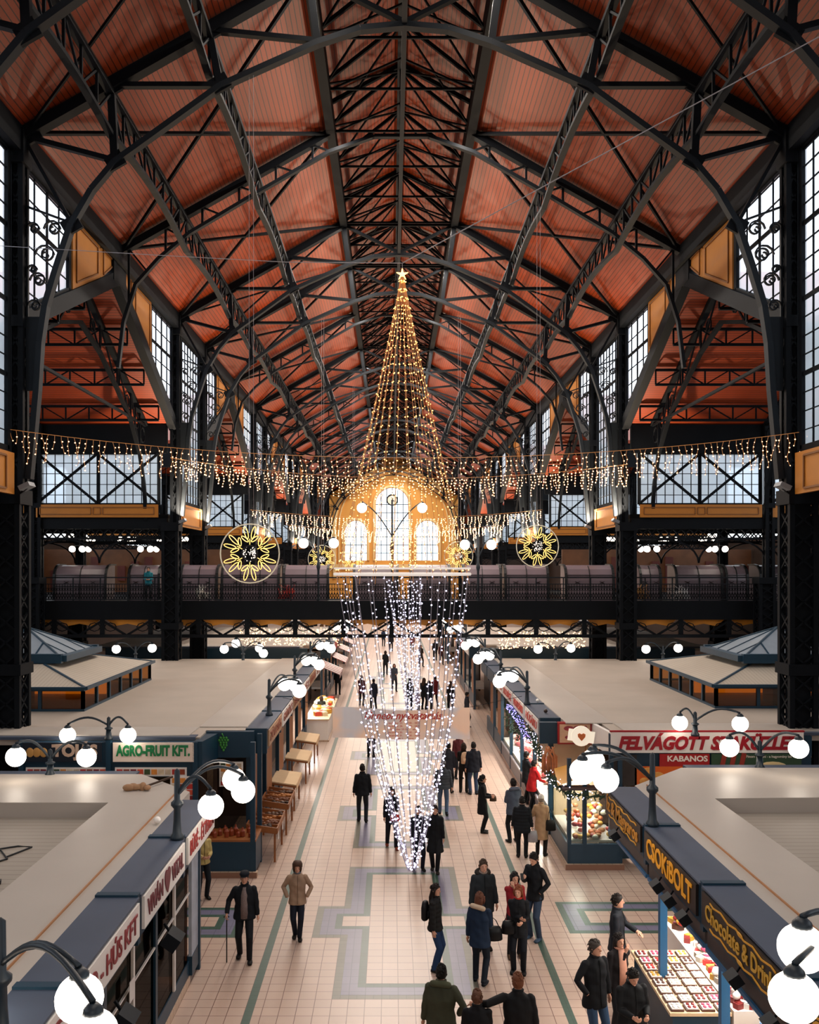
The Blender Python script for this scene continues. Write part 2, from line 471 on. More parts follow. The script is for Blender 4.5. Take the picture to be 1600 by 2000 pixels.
# lattice purlins, one girder per bay
n = 0
for o_, dep in ((7.98, 1.15), (5.31, 1.05)):
    for s in (-1, 1):
        t = empty('lattice_girder', (0, 0, 0), '%s lattice girder running the length of the %s roof slope' % ('lower' if o_ > 6 else 'upper', 'left' if s < 0 else 'right'), 'girder')
        ch, wb = MB(), MB()
        x = CX + s * o_; z1 = zr(o_) - .22
        for y0, y1 in zip(YS[:-1], YS[1:]):
            L = y1 - y0; k = max(3, round(L / 1.12)); pts = []
            for i in range(k + 1):
                u = i / k; z0 = z1 - dep + .35 * math.sin(math.pi * u) * (1 if L > 7 else .5)
                pts.append((x, y0 + L * u, z0))
            ch.path(pts, .2, .11, ref=(1, 0, 0))
            ch.bar((x, y0, z1), (x, y1, z1), .22, .13, ref=(1, 0, 0))
            for i in range(k):
                a, c = pts[i], pts[i + 1]
                wb.bar(a, (x, a[1], z1), .07, .07)
                if i < k / 2: wb.bar((x, a[1], z1), c, .06, .06)
                else: wb.bar(a, (x, c[1], z1), .06, .06)
        ch.build('chord', steel, t); wb.build('lattice', steel, t)

# ================================================================== COLUMNS
def column():
    t = empty('iron_column', (0, 0, 0), '', 'column', 'riveted iron columns along the hall')
    b, l = MB(), MB()
    for (hw, cx, z0, z1) in ((.32, 0, 0, 9.8), (.15, -.19, 9.8, 18.9)):
        for (dx, dy) in ((-1, -1), (1, -1), (1, 1), (-1, 1)):
            b.ab((cx + dx * hw - .07, dy * hw - .07, z0), (cx + dx * hw + .07, dy * hw + .07, z1))
        b.ab((cx - hw * .75, -hw * .75, z0), (cx + hw * .75, hw * .75, z1))
        z = z0 + .55; hl = hw + .01
        while z < z1 - .6:
            for q in ((-1, -1, 1, -1), (1, -1, 1, 1), (1, 1, -1, 1), (-1, 1, -1, -1)):
                l.bar((cx + q[0] * hl, q[1] * hl, z), (cx + q[2] * hl, q[3] * hl, z + .55), .05, .05)
                l.bar((cx + q[2] * hl, q[3] * hl, z), (cx + q[0] * hl, q[1] * hl, z + .55), .05, .05)
            z += .55
    b.ab((-.46, -.46, 0), (.46, .46, .5)); b.ab((-.46, -.3, 18.7), (.1, .3, 19.6)); b.ab((-.42, -.42, 9.5), (.42, .42, 9.9))
    for z in (4.9, 14.3): b.ab((-.44 if z < 9 else -.42, -.44 if z < 9 else -.24, z), (.44 if z < 9 else .04, .44 if z < 9 else .24, z + .3))
    b.build('shaft', steel, t); l.build('lattice', steel, t)
    return t
c0 = column(); first = True
for i, y in enumerate(FR):
    for s in (-1, 1):
        o = c0 if first else copy_tree(c0); first = False
        o.location = (CX + s * 10.7, y, 0); o.rotation_euler = (0, 0, 0 if s > 0 else math.pi)
        o['label'] = 'dark lattice iron column on the %s, %s row from the camera' % ('left' if s < 0 else 'right', ORD[i])
for i, y in enumerate(FR[1:5]):
    for s in (-1, 1):
        o = copy_tree(c0); o.location = (CX + s * 17.2, y, 0); o.scale = (1, 1, .74)
        o['label'] = 'outer lattice iron column in the %s aisle, %s row' % ('left side' if s < 0 else 'right side', ORD[i + 1])

# floodlights on the columns, washing the roof boards
for i, y in enumerate((24.5, 42.4, 48.3, 66.2, 72.1, 90.0, 95.9, 113.8)):
    for s in (-1, 1):
        p = (CX + s * 10.05, y - .55, 9.95)
        t = empty('floodlight', p, 'pale floodlight on the inner side of the %s column on the %s' % (ORD[i + 1], 'left' if s < 0 else 'right'), 'floodlight', 'floodlights on the columns')
        MB().box((0, 0, 0), (.3, .42, .12), ry=s * R(25)).build('housing', mat('grey_housing', '#70757a', .5), t)
        MB().bar((0, 0, -.05), (s * .3, .2, -.2), .05, .05).build('bracket', steel, t)
        if y > 30: area('roof_wash', (p[0], p[1], p[2] + .15), (0, R(180 - s * 28), 0), .3, .4, 800, (1, .78, .55))
# ================================================================== SIDE WALLS WITH CLERESTORY WINDOWS
yb = MATS['ochre_panel']
def panel(b, pts, x, s):      # raised ochre panel in the plane x, thickness inward
    b.prism([(y, z) for y, z in pts], 0, x, x - s * .10, 0)
    cy = sum(p[0] for p in pts) / len(pts); cz = sum(p[1] for p in pts) / len(pts)
    q = [(cy + (y - cy) * .78, cz + (z - cz) * .78) for y, z in pts]
    for a, c in zip(q, q[1:] + q[:1]): b.bar((x - s * .12, a[0], a[1]), (x - s * .12, c[0], c[1]), .04, .05, 1, ref=(1, 0, 0))
wn_i = 0
def window_y(x, s, poly, gx, gz, lab, bars=None):
    """window in the plane x=const; poly in (y, z); glazing bars every gx, gz clipped to the polygon"""
    global wn_i
    wn_i += 1
    t = bpy.data.objects.new('window_%d' % wn_i, None); COL.objects.link(t); t['kind'] = 'structure'; t['label'] = lab
    fr = MB(); ys = [p[0] for p in poly]; zs = [p[1] for p in poly]
    def span(val, ax):
        hits = []
        for a, c in zip(poly, poly[1:] + poly[:1]):
            if (a[ax] - val) * (c[ax] - val) < 0:
                u = (val - a[ax]) / (c[ax] - a[ax]); hits.append(a[1 - ax] + u * (c[1 - ax] - a[1 - ax]))
        return sorted(hits)
    y = min(ys) + gx; k = 1
    while y < max(ys) - .05:
        h = span(y, 0)
        w = .09 if k % 2 == 0 else .022
        if len(h) >= 2: fr.bar((x, y, h[0]), (x, y, h[-1]), w, .05)
        y += gx; k += 1
    z = min(zs) + gz; k = 1
    while z < max(zs) - .05:
        h = span(z, 1)
        w = .12 if k % 4 == 0 else .02
        if len(h) >= 2: fr.bar((x, h[0], z), (x, h[-1], z), .05, w, ref=(1, 0, 0))
        z += gz; k += 1
    for a, c in zip(poly, poly[1:] + poly[:1]): fr.bar((x, a[0], a[1]), (x, c[0], c[1]), .14, .2, ref=(1, 0, 0))
    fr.build('window_frame', steel, t)
    MB().add([(x + s * .03, p[0], p[1]) for p in poly], [tuple(range(len(poly)))]).build('pane', pane, t)
ZE = 19.05
def gab(y, ym): return 18.5 - 0.458 * abs(y - ym)
wide = [(24.5, 42.4), (48.3, 66.2), (72.1, 90.0), (95.9, 113.8), (119.7, 137.6), (0.7, 18.6)]
narrow = [(18.6, 24.5), (42.4, 48.3), (66.2, 72.1), (90.0, 95.9), (113.8, 119.7), (137.6, 143.5), (-5.2, 0.7)]
for s, side in ((-1, 'left'), (1, 'right')):
    x = CX + s * 10.62
    for bi, (y0, y1) in enumerate(wide):
        ym = (y0 + y1) / 2; g = lambda y: gab(y, ym)
        nm = ORD[bi]
        window_y(x, s, [(y0 + .45, g(y0 + .45) + .3), (y0 + 4.1, g(y0 + 4.1) + .3), (y0 + 4.1, ZE), (y0 + .45, ZE)], .95, .66, 'tall clerestory window on the %s, near half of the %s wide bay' % (side, nm))
        window_y(x, s, [(y1 - 4.1, g(y1 - 4.1) + .3), (y1 - .45, g(y1 - .45) + .3), (y1 - .45, ZE), (y1 - 4.1, ZE)], .95, .66, 'tall clerestory window on the %s, far half of the %s wide bay' % (side, nm))
        b = MB()
        panel(b, [(y0 + 4.25, g(y0 + 4.25) + .3), (ym - 2.0, g(ym - 2.0) + .3), (ym - 2.0, ZE), (y0 + 4.25, ZE)], x, s)
        panel(b, [(ym - 1.85, g(ym - 1.85) + .3), (ym - .3, ZE - .15), (ym - .5, ZE), (ym - 1.85, ZE)], x, s)
        panel(b, [(y1 - 4.25, g(y1 - 4.25) + .3), (y1 - 4.25, ZE), (ym + 2.0, ZE), (ym + 2.0, g(ym + 2.0) + .3)], x, s)
        panel(b, [(ym + 1.85, g(ym + 1.85) + .3), (ym + 1.85, ZE), (ym + .5, ZE), (ym + .3, ZE - .15)], x, s)
        struct('wall_' + side, b, [ochre, ochre_line], 'ochre wall panels above the %s gable on the %s' % (nm, side))
        b = MB()
        for (ya, yb_) in ((y0, ym), (y1, ym)):
            b.bar((x, ya, gab(ya, ym) + .05), (x, yb_, gab(yb_, ym) + .05), .35, .5, ref=(1, 0, 0))
        b.ab((x - .2, ym - .75, 18.25), (x + .2, ym + .75, 19.3))
        struct('trim_gable', b, steel, 'dark iron gable rafters of the %s side opening on the %s' % (nm, side))
        # side hall: gabled roof running outwards
        for (ya, w) in ((y0 - .2, 'near'), (y1 + .2, 'far')):
            b = MB().prism([(ya, gab(ya, ym) + .1), (ym, gab(ym, ym) + .1), (ym, gab(ym, ym) + .28), (ya, gab(ya, ym) + .28)], 0, x, CX + s * 24)
            fix_normals(struct('ceiling', b, board_x, 'orange boarded side roof, %s slope of the %s bay on the %s' % (w, nm, side)))
        if bi < 3:
            t = empty('side_truss', (0, 0, 0), 'arched iron truss under the %s side roof on the %s' % (nm, side), None); t['kind'] = 'structure'
            b, w_ = MB(), MB()
            for o in (11.9, 17.2):
                X = CX + s * o
                for q in (-1, 1):
                    hw = 8.95
                    b.bar((X, ym + q * hw, 14.5), (X, ym, 18.45), .22, .22, ref=(1, 0, 0))
                    arc = [(X, ym + q * hw * u, z) for u, z in ((1, 9.8), (.96, 11.6), (.88, 13.0), (.72, 14.3), (.5, 15.3), (.25, 16.3), (0, 16.9))]
                    b.path(arc, .16, .14, ref=(1, 0, 0))
                    for u, z in ((.88, 13.0), (.72, 14.3), (.5, 15.3), (.25, 16.3)):
                        w_.bar((X, ym + q * hw * u, z), (X, ym + q * hw * u, gab(ym + hw * u, ym)), .07, .07)
                    for (u, z, u2) in ((.88, 13.0, .72), (.72, 14.3, .5), (.5, 15.3, .25), (.25, 16.3, 0)):
                        w_.bar((X, ym + q * hw * u, z), (X, ym + q * hw * u2, gab(ym + hw * u2, ym)), .06, .06)
                    for (u, r) in ((.93, .35), (.82, .3), (.66, .28), (.15, .25)):
                        z = gab(ym + hw * u, ym) - .75
                        pts = [(X, ym + q * hw * u + r * math.cos(a), z + r * math.sin(a)) for a in [2 * math.pi * i / 12 for i in range(13)]]
                        w_.path(pts, .05, .05, ref=(1, 0, 0))
                w_.bar((X, ym - 8.9, 14.45), (X, ym + 8.9, 14.45), .1, .1, ref=(1, 0, 0))
            b.build('chord', steel, t); w_.build('web', steel, t)
            t = empty('side_purlin', (0, 0, 0), 'lattice purlins under the %s side roof on the %s' % (nm, side), None); t['kind'] = 'structure'
            b, w_ = MB(), MB()
            for q in (.28, .55, .82):
                for e in (-1, 1):
                    y = ym + e * 8.95 * q; zt = gab(y, ym) - .05; zb = zt - .62
                    xa, xb = CX + s * 10.9, CX + s * 23.5
                    b.bar((xa, y, zt), (xb, y, zt), .12, .1); b.bar((xa, y, zb), (xb, y, zb), .12, .1)
                    k = 12
                    for i in range(k):
                        u, v = xa + (xb - xa) * i / k, xa + (xb - xa) * (i + 1) / k
                        w_.bar((u, y, zt), (u, y, zb), .06, .06)
                        w_.bar((u, y, zt if i % 2 else zb), (v, y, zb if i % 2 else zt), .05, .05)
            b.build('chord', steel, t); w_.build('lattice', steel, t)
    for bi, (y0, y1) in enumerate(narrow):
        nm = ORD[bi]
        window_y(x, s, [(y0 + .45, 10.95), (y1 - .45, 10.95), (y1 - .45, ZE), (y0 + .45, ZE)], .625, .5, 'tall window between paired columns on the %s, %s narrow bay' % (side, nm))
        b = MB(); panel(b, [(y0 + .45, 9.75), (y1 - .45, 9.75), (y1 - .45, 10.85), (y0 + .45, 10.85)], x - s * .1, s)
        struct('wall_' + side, b, [ochre, ochre_line], 'ochre panel below the tall window of the %s narrow bay on the %s' % (nm, side))
        b = MB()
        # flat roof of the side bay and its walls facing the side halls
        b.ab((CX + s * 10.9, y0 + .1, 10.1), (CX + s * 24, y1 - .1, 10.3))
        for y in (y0, y1):
            b.ab((CX + s * 10.9, y - .12, 13.17), (CX + s * 24, y + .12, 14.5)); b.ab((CX + s * 10.9, y - .1, 9.6), (CX + s * 24, y + .1, 10.1))
            b.ab((CX + s * 10.9, y - .08, 9.1), (CX + s * 24, y + .08, 9.2))
            xx = 10.9
            while xx < 23:      # arched fretwork under the panel band
                pts = [(CX + s * (xx + 1.6 - 1.6 * math.cos(a)), y, 8.0 + 1.1 * math.sin(a)) for a in [math.pi * i / 12 for i in range(13)]]
                b.path(pts, .08, .07)
                for k in range(8):
                    u = xx + .4 * k
                    b.bar((CX + s * u, y, 9.15), (CX + s * (u + .4), y, 9.6), .05, .05); b.bar((CX + s * (u + .4), y, 9.15), (CX + s * u, y, 9.6), .05, .05)
                xx += 3.2
        struct('wall_' + side, b, steel, 'dark upper wall of the side bay on the %s, %s narrow bay' % (side, nm))
        if y0 > 30 and bi < 5:
            b = MB(); Xa, Xb = sorted((CX + s * 11.3, CX + s * 17.0))
            b.ab((Xa, y0 - .22, 10.14), (Xb, y0 - .1, 10.74), 0)
            for (u0, u1) in ((.03, .45), (.47, .53), (.55, .97)):
                a0, a1 = Xa + (Xb - Xa) * u0, Xa + (Xb - Xa) * u1
                for (p, q) in (((a0, 10.28), (a1, 10.28)), ((a0, 10.6), (a1, 10.6)), ((a0, 10.28), (a0, 10.6)), ((a1, 10.28), (a1, 10.6))):
                    b.bar((p[0], y0 - .23, p[1]), (q[0], y0 - .23, q[1]), .03, .04, 1)
            b.ab((CX + s * 17.5, y0 - .22, 10.14), (CX + s * 23, y0 - .1, 10.74), 0)
            struct('trim_band', b, [ochre, ochre_line], 'ochre band with moulded frames on the %s, %s row' % (side, nm))
            wn_i += 1
            t = bpy.data.objects.new('window_%d' % wn_i, None); COL.objects.link(t); t['kind'] = 'structure'
            t['label'] = 'wide glazed strip with two crossed braces on the %s, %s row' % (side, nm)
            fr = MB()
            for (A, B) in ((Xa, Xb), tuple(sorted((CX + s * 17.5, CX + s * 23.2)))):
                k = 14
                for i in range(k + 1):
                    u = A + (B - A) * i / k; fr.bar((u, y0, 10.76), (u, y0, 13.17), .05, .03 if i % 7 else .16)
                for z in (11.2, 11.7, 12.2, 12.7): fr.bar((A, y0, z), (B, y0, z), .05, .03)
                for z in (10.76, 13.17): fr.bar((A, y0, z), (B, y0, z), .14, .12)
                for h in (0, 1):
                    u0 = A + (B - A) * h / 2; u1 = u0 + (B - A) / 2
                    fr.bar((u0, y0 - .1, 10.8), (u1, y0 - .1, 13.15), .06, .12); fr.bar((u0, y0 - .1, 13.15), (u1, y0 - .1, 10.8), .06, .12)
            fr.build('window_frame', steel, t)
            MB().ab((CX + s * 11.2, y0 + .03, 10.76), (CX + s * 23.2, y0 + .05, 13.17)).build('pane', pane, t)
    # outer wall of the side aisles
    b = MB(); X = CX + s * 24
    b.ab((X, -6, 0), (X + s * .3, 150, 9.8))
    for y0, y1 in narrow: b.ab((X, y0, 9.8), (X + s * .3, y1, 14.4))
    struct('wall_' + side, b, mat('dark_plaster', '#3a2b22', .8), 'outer wall of the side aisle on the %s' % side)

# ================================================================== END WALL
endp = mat('yellow_end_wall', '#d99a45', 0.6, var=0.08, scale=.3)
endt = mat('pale_stone_trim', '#e3bf83', 0.6, var=0.05)
def arch(cx, w, z0, z1, n=14):      # opening outline: rectangle with round head
    r = w / 2; zc = z1 - r
    return [(cx - r, z0)] + [(cx - r * math.cos(math.pi * i / n), zc + r * math.sin(math.pi * i / n)) for i in range(n + 1)] + [(cx + r, z0)]
wins = [(0.1, 5.3, 8.9, 20.6), (-5.75, 3.5, 8.9, 15.3), (5.75, 3.5, 8.9, 15.3)]
def wall_with_holes():
    bm = bmesh.new()
    def loop(pts):
        vs = [bm.verts.new((p[0], 0, p[1])) for p in pts]
        return [bm.edges.new((a, c)) for a, c in zip(vs, vs[1:] + vs[:1])]
    e = loop([(CX - 11, 0), (CX + 11, 0), (CX + 11, 19.5), (CX, 26.4), (CX - 11, 19.5)])
    for w in wins: e += loop(arch(*w))
    bmesh.ops.triangle_fill(bm, use_beauty=True, edges=e)
    r = bmesh.ops.extrude_face_region(bm, geom=bm.faces[:])
    for v in [g for g in r['geom'] if isinstance(g, bmesh.types.BMVert)]: v.co.y += .5
    bmesh.ops.recalc_face_normals(bm, faces=bm.faces)
    me = bpy.data.meshes.new('wall_back'); bm.to_mesh(me); bm.free(); me.materials.append(endp)
    o = bpy.data.objects.new('wall_back', me); COL.objects.link(o); o.location.y = END - 1; o['kind'] = 'structure'
    o['label'] = 'yellow end wall of the hall with three arched windows'
wall_with_holes()
struct('wall_back', MB().ab((-26, END - .5, 0), (CX - 11, END, 14)).ab((CX + 11, END - .5, 0), (27, END, 14)), MATS['dark_plaster'], 'dark lower end walls of the side aisles')
b = MB()
for w in wins:
    q = arch(w[0], w[1] + .5, w[2], w[3] + .25); b.path([(p[0], END - 1.1, p[1]) for p in q], .3, .35)
q = arch(CX, 19, 6, 24.0, 20); b.path([(p[0], END - 1.1, p[1]) for p in q], .4, .5)
q = arch(CX, 17.6, 6, 23.3, 20); b.path([(p[0], END - 1.1, p[1]) for p in q], .3, .2)
b.ab((CX - 10.5, END - 1.4, 7.6), (CX + 10.5, END - 1, 8.3))
struct('trim_arches', b, endt, 'pale stone mouldings around the end wall windows and great arch')
for i, w in enumerate(wins):
    wn_i += 1
    t = bpy.data.objects.new('window_%d' % wn_i, None); COL.objects.link(t); t['kind'] = 'structure'
    t['label'] = ['tall central arched window in the end wall', 'lower arched window left of the central one in the end wall', 'lower arched window right of the central one in the end wall'][i]
    q = arch(*w); MB().add([(p[0], END - .75, p[1]) for p in q], [tuple(range(len(q)))]).build('pane', frosted, t)
    fr = MB(); r = w[1] / 2
    for k in range(1, 4 if i else 6):
        u = w[0] - r + w[1] * k / (4 if i else 6); h = w[3] - r + math.sqrt(max(0, r * r - (u - w[0]) ** 2)); fr.bar((u, END - .8, w[2]), (u, END - .8, h), .1, .1)
    z = w[2] + 1.2
    while z < w[3] - r: fr.bar((w[0] - r, END - .8, z), (w[0] + r, END - .8, z), .1, .1); z += 1.3
    fr.build('window_frame', steel2, t)
t = empty('wall_clock', (0.1, END - 1.5, 18.6), 'round clock in front of the tall arched end window', 'clock')
MB().tube([(0, 0, 0), (0, .2, 0)], .85, 24).build('clock_face', mat('clock_face', '#d8d2c0', .5), t)
MB().path([(.85 * math.cos(a), -.02, .85 * math.sin(a)) for a in [2 * math.pi * i / 24 for i in range(25)]], .2, .18).build('rim', steel, t)
MB().bar((0, -.05, 0), (0, -.05, .6), .04, .08).bar((0, -.05, 0), (.35, -.05, -.2), .04, .1).build('hands', black, t)

# front facade behind the viewpoint
b = MB()
for (x0, x1, z0, z1) in ((-11, 11.7, 0, 6), (-11, -6.5, 6, 20), (-4.6, -1.6, 6, 20), (2.3, 5.3, 6, 20), (7.2, 11.7, 6, 20), (-11, 11.7, 16, 26)): b.ab((x0, -6.4, z0), (x1, -6, z1))
b.ab((-26, -6.4, 0), (-11, -6, 14)).ab((11.7, -6.4, 0), (27, -6, 14))
struct('wall_front', b, endp, 'entrance wall of the hall behind the viewpoint with tall openings')
struct('floor_front_gallery', MB().ab((-11, -6, 5.95), (11.7, -.6, 6.15)), steel, 'front gallery floor')
# ================================================================== GALLERY BRIDGE ACROSS THE HALL
kio = mat('kiosk_panel', '#6f6168', 0.35, var=0.2, scale=.8)
YB = 43.0
b = MB()
b.ab((-23.5, YB, 5.95), (24.2, YB + 4.6, 6.15))
b.ab((-23.5, YB - .08, 5.3), (24.2, YB + .1, 6.2)); b.ab((-23.5, YB - .12, 4.45), (24.2, YB + .06, 4.6))
k = 0; x = -23.0
while x < 24:
    b.bar((x, YB, 5.3), (x, YB, 4.5), .1, .22)
    b.bar((x, YB, 5.25), (x + 1.15, YB, 4.55), .08, .1); b.bar((x + 2.3, YB, 5.25), (x + 1.15, YB, 4.55), .08, .1)
    for q in (-1, 1):
        pts = [(x + 1.15 + q * (1.05 - .28 + .28 * math.cos(a)), YB, 4.95 + .2 * math.sin(a)) for a in [2 * math.pi * i / 8 for i in range(9)]]
        b.path(pts, .04, .04)
    x += 2.3
struct('floor_gallery', b, steel, 'iron gallery bridge crossing the hall above the market')
b = MB(); x = -23.0
while x < 24:
    b.prism([(x + .15, 5.3), (x + 2.15, 5.3), (x + 1.75, 4.98), (x + 1.15, 5.1), (x + .55, 4.98)], 1, YB + .15, YB + .2)
    x += 2.3
struct('trim_gallery', b, mat('lit_ochre', '#c98322', .5, var=.1), 'ochre scalloped panels behind the girder of the gallery bridge')  # brighter copy of the ochre, lamplight from below put into its colour
t = empty('gallery_railing', (0, 0, 0), 'ornate dark iron railing along the gallery bridge', 'railing')
b, c = MB(), MB()
b.ab((-23.5, YB - .05, 7.28), (24.2, YB + .03, 7.34)); b.ab((-23.5, YB - .03, 6.98), (24.2, YB + .01, 7.02)); b.ab((-23.5, YB - .03, 6.25), (24.2, YB + .01, 6.3))
x = -23.0
while x < 24:
    b.bar((x, YB, 6.15), (x, YB, 7.34), .05, .05)
    for i in range(10):
        u = x + i * .13
        c.bar((u, YB, 6.28), (u, YB, 7.0), .02, .024)
        pts = [(u + .065 + .05 * math.cos(a), YB, 6.75 + .07 * math.sin(a)) for a in [2 * math.pi * j / 6 for j in range(7)]]
        c.path(pts, .02, .02)
        c.bar((u, YB, 6.3), (u + .13, YB, 6.6), .02, .03); c.bar((u + .13, YB, 6.3), (u, YB, 6.6), .02, .03)
    x += 1.3
b.build('rail', steel2, t); c.build('ironwork', steel, t)
# barrel fronted booths standing on the gallery
spans = [(104, 208, 'behind the far left columns'), (250, 312, 'just left of the left inner column'), (352, 425, 'just right of the left inner column'), (432, 546, 'behind the large left snowflake'),
         (553, 642, 'right of the large left snowflake'), (690, 778, 'behind the upper half of the hanging light cone'), (800, 880, 'behind the right rim of the light cone'), (905, 980, 'first clear of the light cone on the right'), (986, 1072, 'below the right snowflake'),
         (1104, 1200, 'just left of the right inner column'), (1250, 1292, 'narrow, just right of the right inner column'), (1320, 1412, 'third from the right end'), (1418, 1462, 'narrow, next to the outer right column'), (1485, 1590, 'at the far right end')]
for (pa, pb, w) in spans:
    d = YB + 1.9
    x0, x1 = (pa - VX) * d / F, (pb - VX) * d / F
    t = empty('gallery_booth', ((x0 + x1) / 2, d, 6.15), 'grey barrel fronted gallery booth, ' + w, 'booth', 'barrel fronted booths on the gallery')
    hw = (x1 - x0) / 2; prof = [(0, 0), (0, 1.0), (.05, 1.3), (.2, 1.55), (.45, 1.7), (.8, 1.76), (1.6, 1.76), (1.6, 0)]
    b = MB().prism(prof, 0, -hw + .07, hw - .07); fix_normals(b.build('shell', kio, t))
    b = MB()
    for q in (-hw + .04, hw - .04): b.path([(q, p[0] - .03, p[1] + .02) for p in prof[:-1]], .12, .08, ref=(1, 0, 0))
    n = max(2, round(hw * 2 / 1.1))
    for i in range(1, n): u = -hw + 2 * hw * i / n; b.path([(u, p[0] - .02, p[1] + .01) for p in prof[:5]], .04, .03, ref=(1, 0, 0))
    b.bar((-hw, -.02, .7), (hw, -.02, .7), .04, .04); b.bar((-hw, .0, 1.25), (hw, .0, 1.25), .03, .03)
    b.build('frame', black, t)
    b = MB()
    for q in (-.5, .5):
        for (dx, dz) in ((.12, .12), (-.12, .12)):
            b.bar((q * hw - dx, -.03, .95 - dz), (q * hw + dx, -.03, .95), .02, .02); b.bar((q * hw - dx, -.03, .95), (q * hw + dx, -.03, .95 - dz * 1.0), .02, .02)
    b.build('trim', black, t)
# ================================================================== STALL BLOCKS
mosaic_c = ['#b5322a', '#d98b3d', '#7b1f22', '#c7b49b', '#3a4a2a', '#8b3b1d', '#d9c6a8', '#c84b2f']
kerb = stripes('cream_kerb_tiles', '#bfa48b', '#84604e', 1, 0.2, 0.012, 0.4, 0, 0, 0.2, 0.012, 0.1)
deck = stripes('grey_roof_deck', '#9f968a', '#857b70', 1, 0.2, 0.02, 0.6, 0, var=0.12)
deck2 = mat('felt_roof_deck', '#a99d90', 0.65, var=0.16, scale=.6)
brown_in = mat('dim_shop_interior', '#3a2414', 0.5, var=0.6, scale=2.5)
warm_wall = mat('warm_shop_wall', '#c9ae8c', 0.6, var=0.15)
shopglass = glassy('shop_glass', '#dfe6e2', 0.10, 0.02); darkglass = glassy('dark_shop_glass', '#8f7660', 0.08, 0.03)
wood = mat('orange_wood', '#8f5528', 0.5, var=0.25, scale=4)
beige = mat('beige_cloth', '#d3b48d', 0.8, var=0.08)
ZT = 3.44
XS = {-1: -3.33, 1: 4.25}; XB = {-1: -3.78, 1: 4.5}; XI = {-1: -3.92, 1: 4.86}
SN = {-1: 'left', 1: 'right'}

def roof_near(s, dA, dB, cut, rx, back):
    t = empty('stall_roof', (0, 0, 0), 'cream flat roof with sunken deck over the near %s stalls' % SN[s], 'roof')
    X = XI[s]; far = X + s * 9.5
    b = MB()
    poly = [(X, dA), (X, dB - cut), (X + s * cut * .9, dB), (far, dB), (far, dB - 2.3), (rx, dB - 2.3 - (0 if s < 0 else .3)), (rx, dA)]
    if s > 0: poly = poly[::-1]
    fix_normals(b.prism(poly, 2, ZT - .5, ZT).build('rim', cream_rim, t))
    x0, x1 = sorted((rx - s * .05, far))
    MB().ab((x0, dA, ZT - .45), (x1, dB - 2.2, ZT - .28)).build('sunken_deck', deck, t)
    b = MB(); b.ab((min(X + s * cut, far), dB - .02, ZT - .06), (max(X + s * cut, far), dB + .38, ZT - .02)); b.build('edge_sheet', blue_top, t)
    c = X + s * .24
    MB().bar((c, dA, ZT + .01), (c, dB - cut, ZT + .01), .03, .02).build('joint_strip', mat('rusty_joint', '#a8744a', .6), t)
    MB().ab((min(X, far), dB - .35 - cut * 0, ZT - .9), (max(X + s * cut, far), dB + .1, ZT - .22)).build('rear_fascia', teal, t) if False else None
roof_near(-1, 2.0, 19.0, 1.5, -5.25, 16.3)
roof_near(1, 2.0, 19.6, 1.6, 6.1, 16.7)

def goods(n, x0, x1, y0, y1, zf, cols, size, name, label, cat, group, blob=False, parent=None):
    protos = []
    for i in range(n):
        c = cols[i % len(cols)]
        key = (c, blob)
        m = mat('goods_' + c.lstrip('#'), c, .45, var=.2, scale=9)
        x, y = random.uniform(x0, x1), random.uniform(y0, y1)
        hit = next((p for p in protos if p[0] == key), None)
        if hit is None:
            b = MB()
            if blob: b.ball((0, 0, size * .4), (size * .6, size * .45, size * .4), 8, 6)
            else: b.box((0, 0, size * .3), (size, size * .7, size * .6)).box((0, 0, size * .62), (size * .6, size * .35, size * .05))
            o = b.build(name, m, None, blob); protos.append((key, o))
        else:
            o = hit[1].copy(); COL.objects.link(o)
        o.location = (x, y, zf(x, y)); o.rotation_euler = (0, 0, random.uniform(0, 3.1))
        tag(o, label, cat, group)

def sign_tex(parent, body, col, X, yc, zc, w, s, size, shear=0.0, bold=0.0):
    rot = (R(90), 0, R(90) if s < 0 else R(-90))
    return text(body, size, mat('letter_' + col.lstrip('#'), col, .5, var=0), (X, yc, zc), rot, parent, 'lettering', .006, shear, bold, width=w)

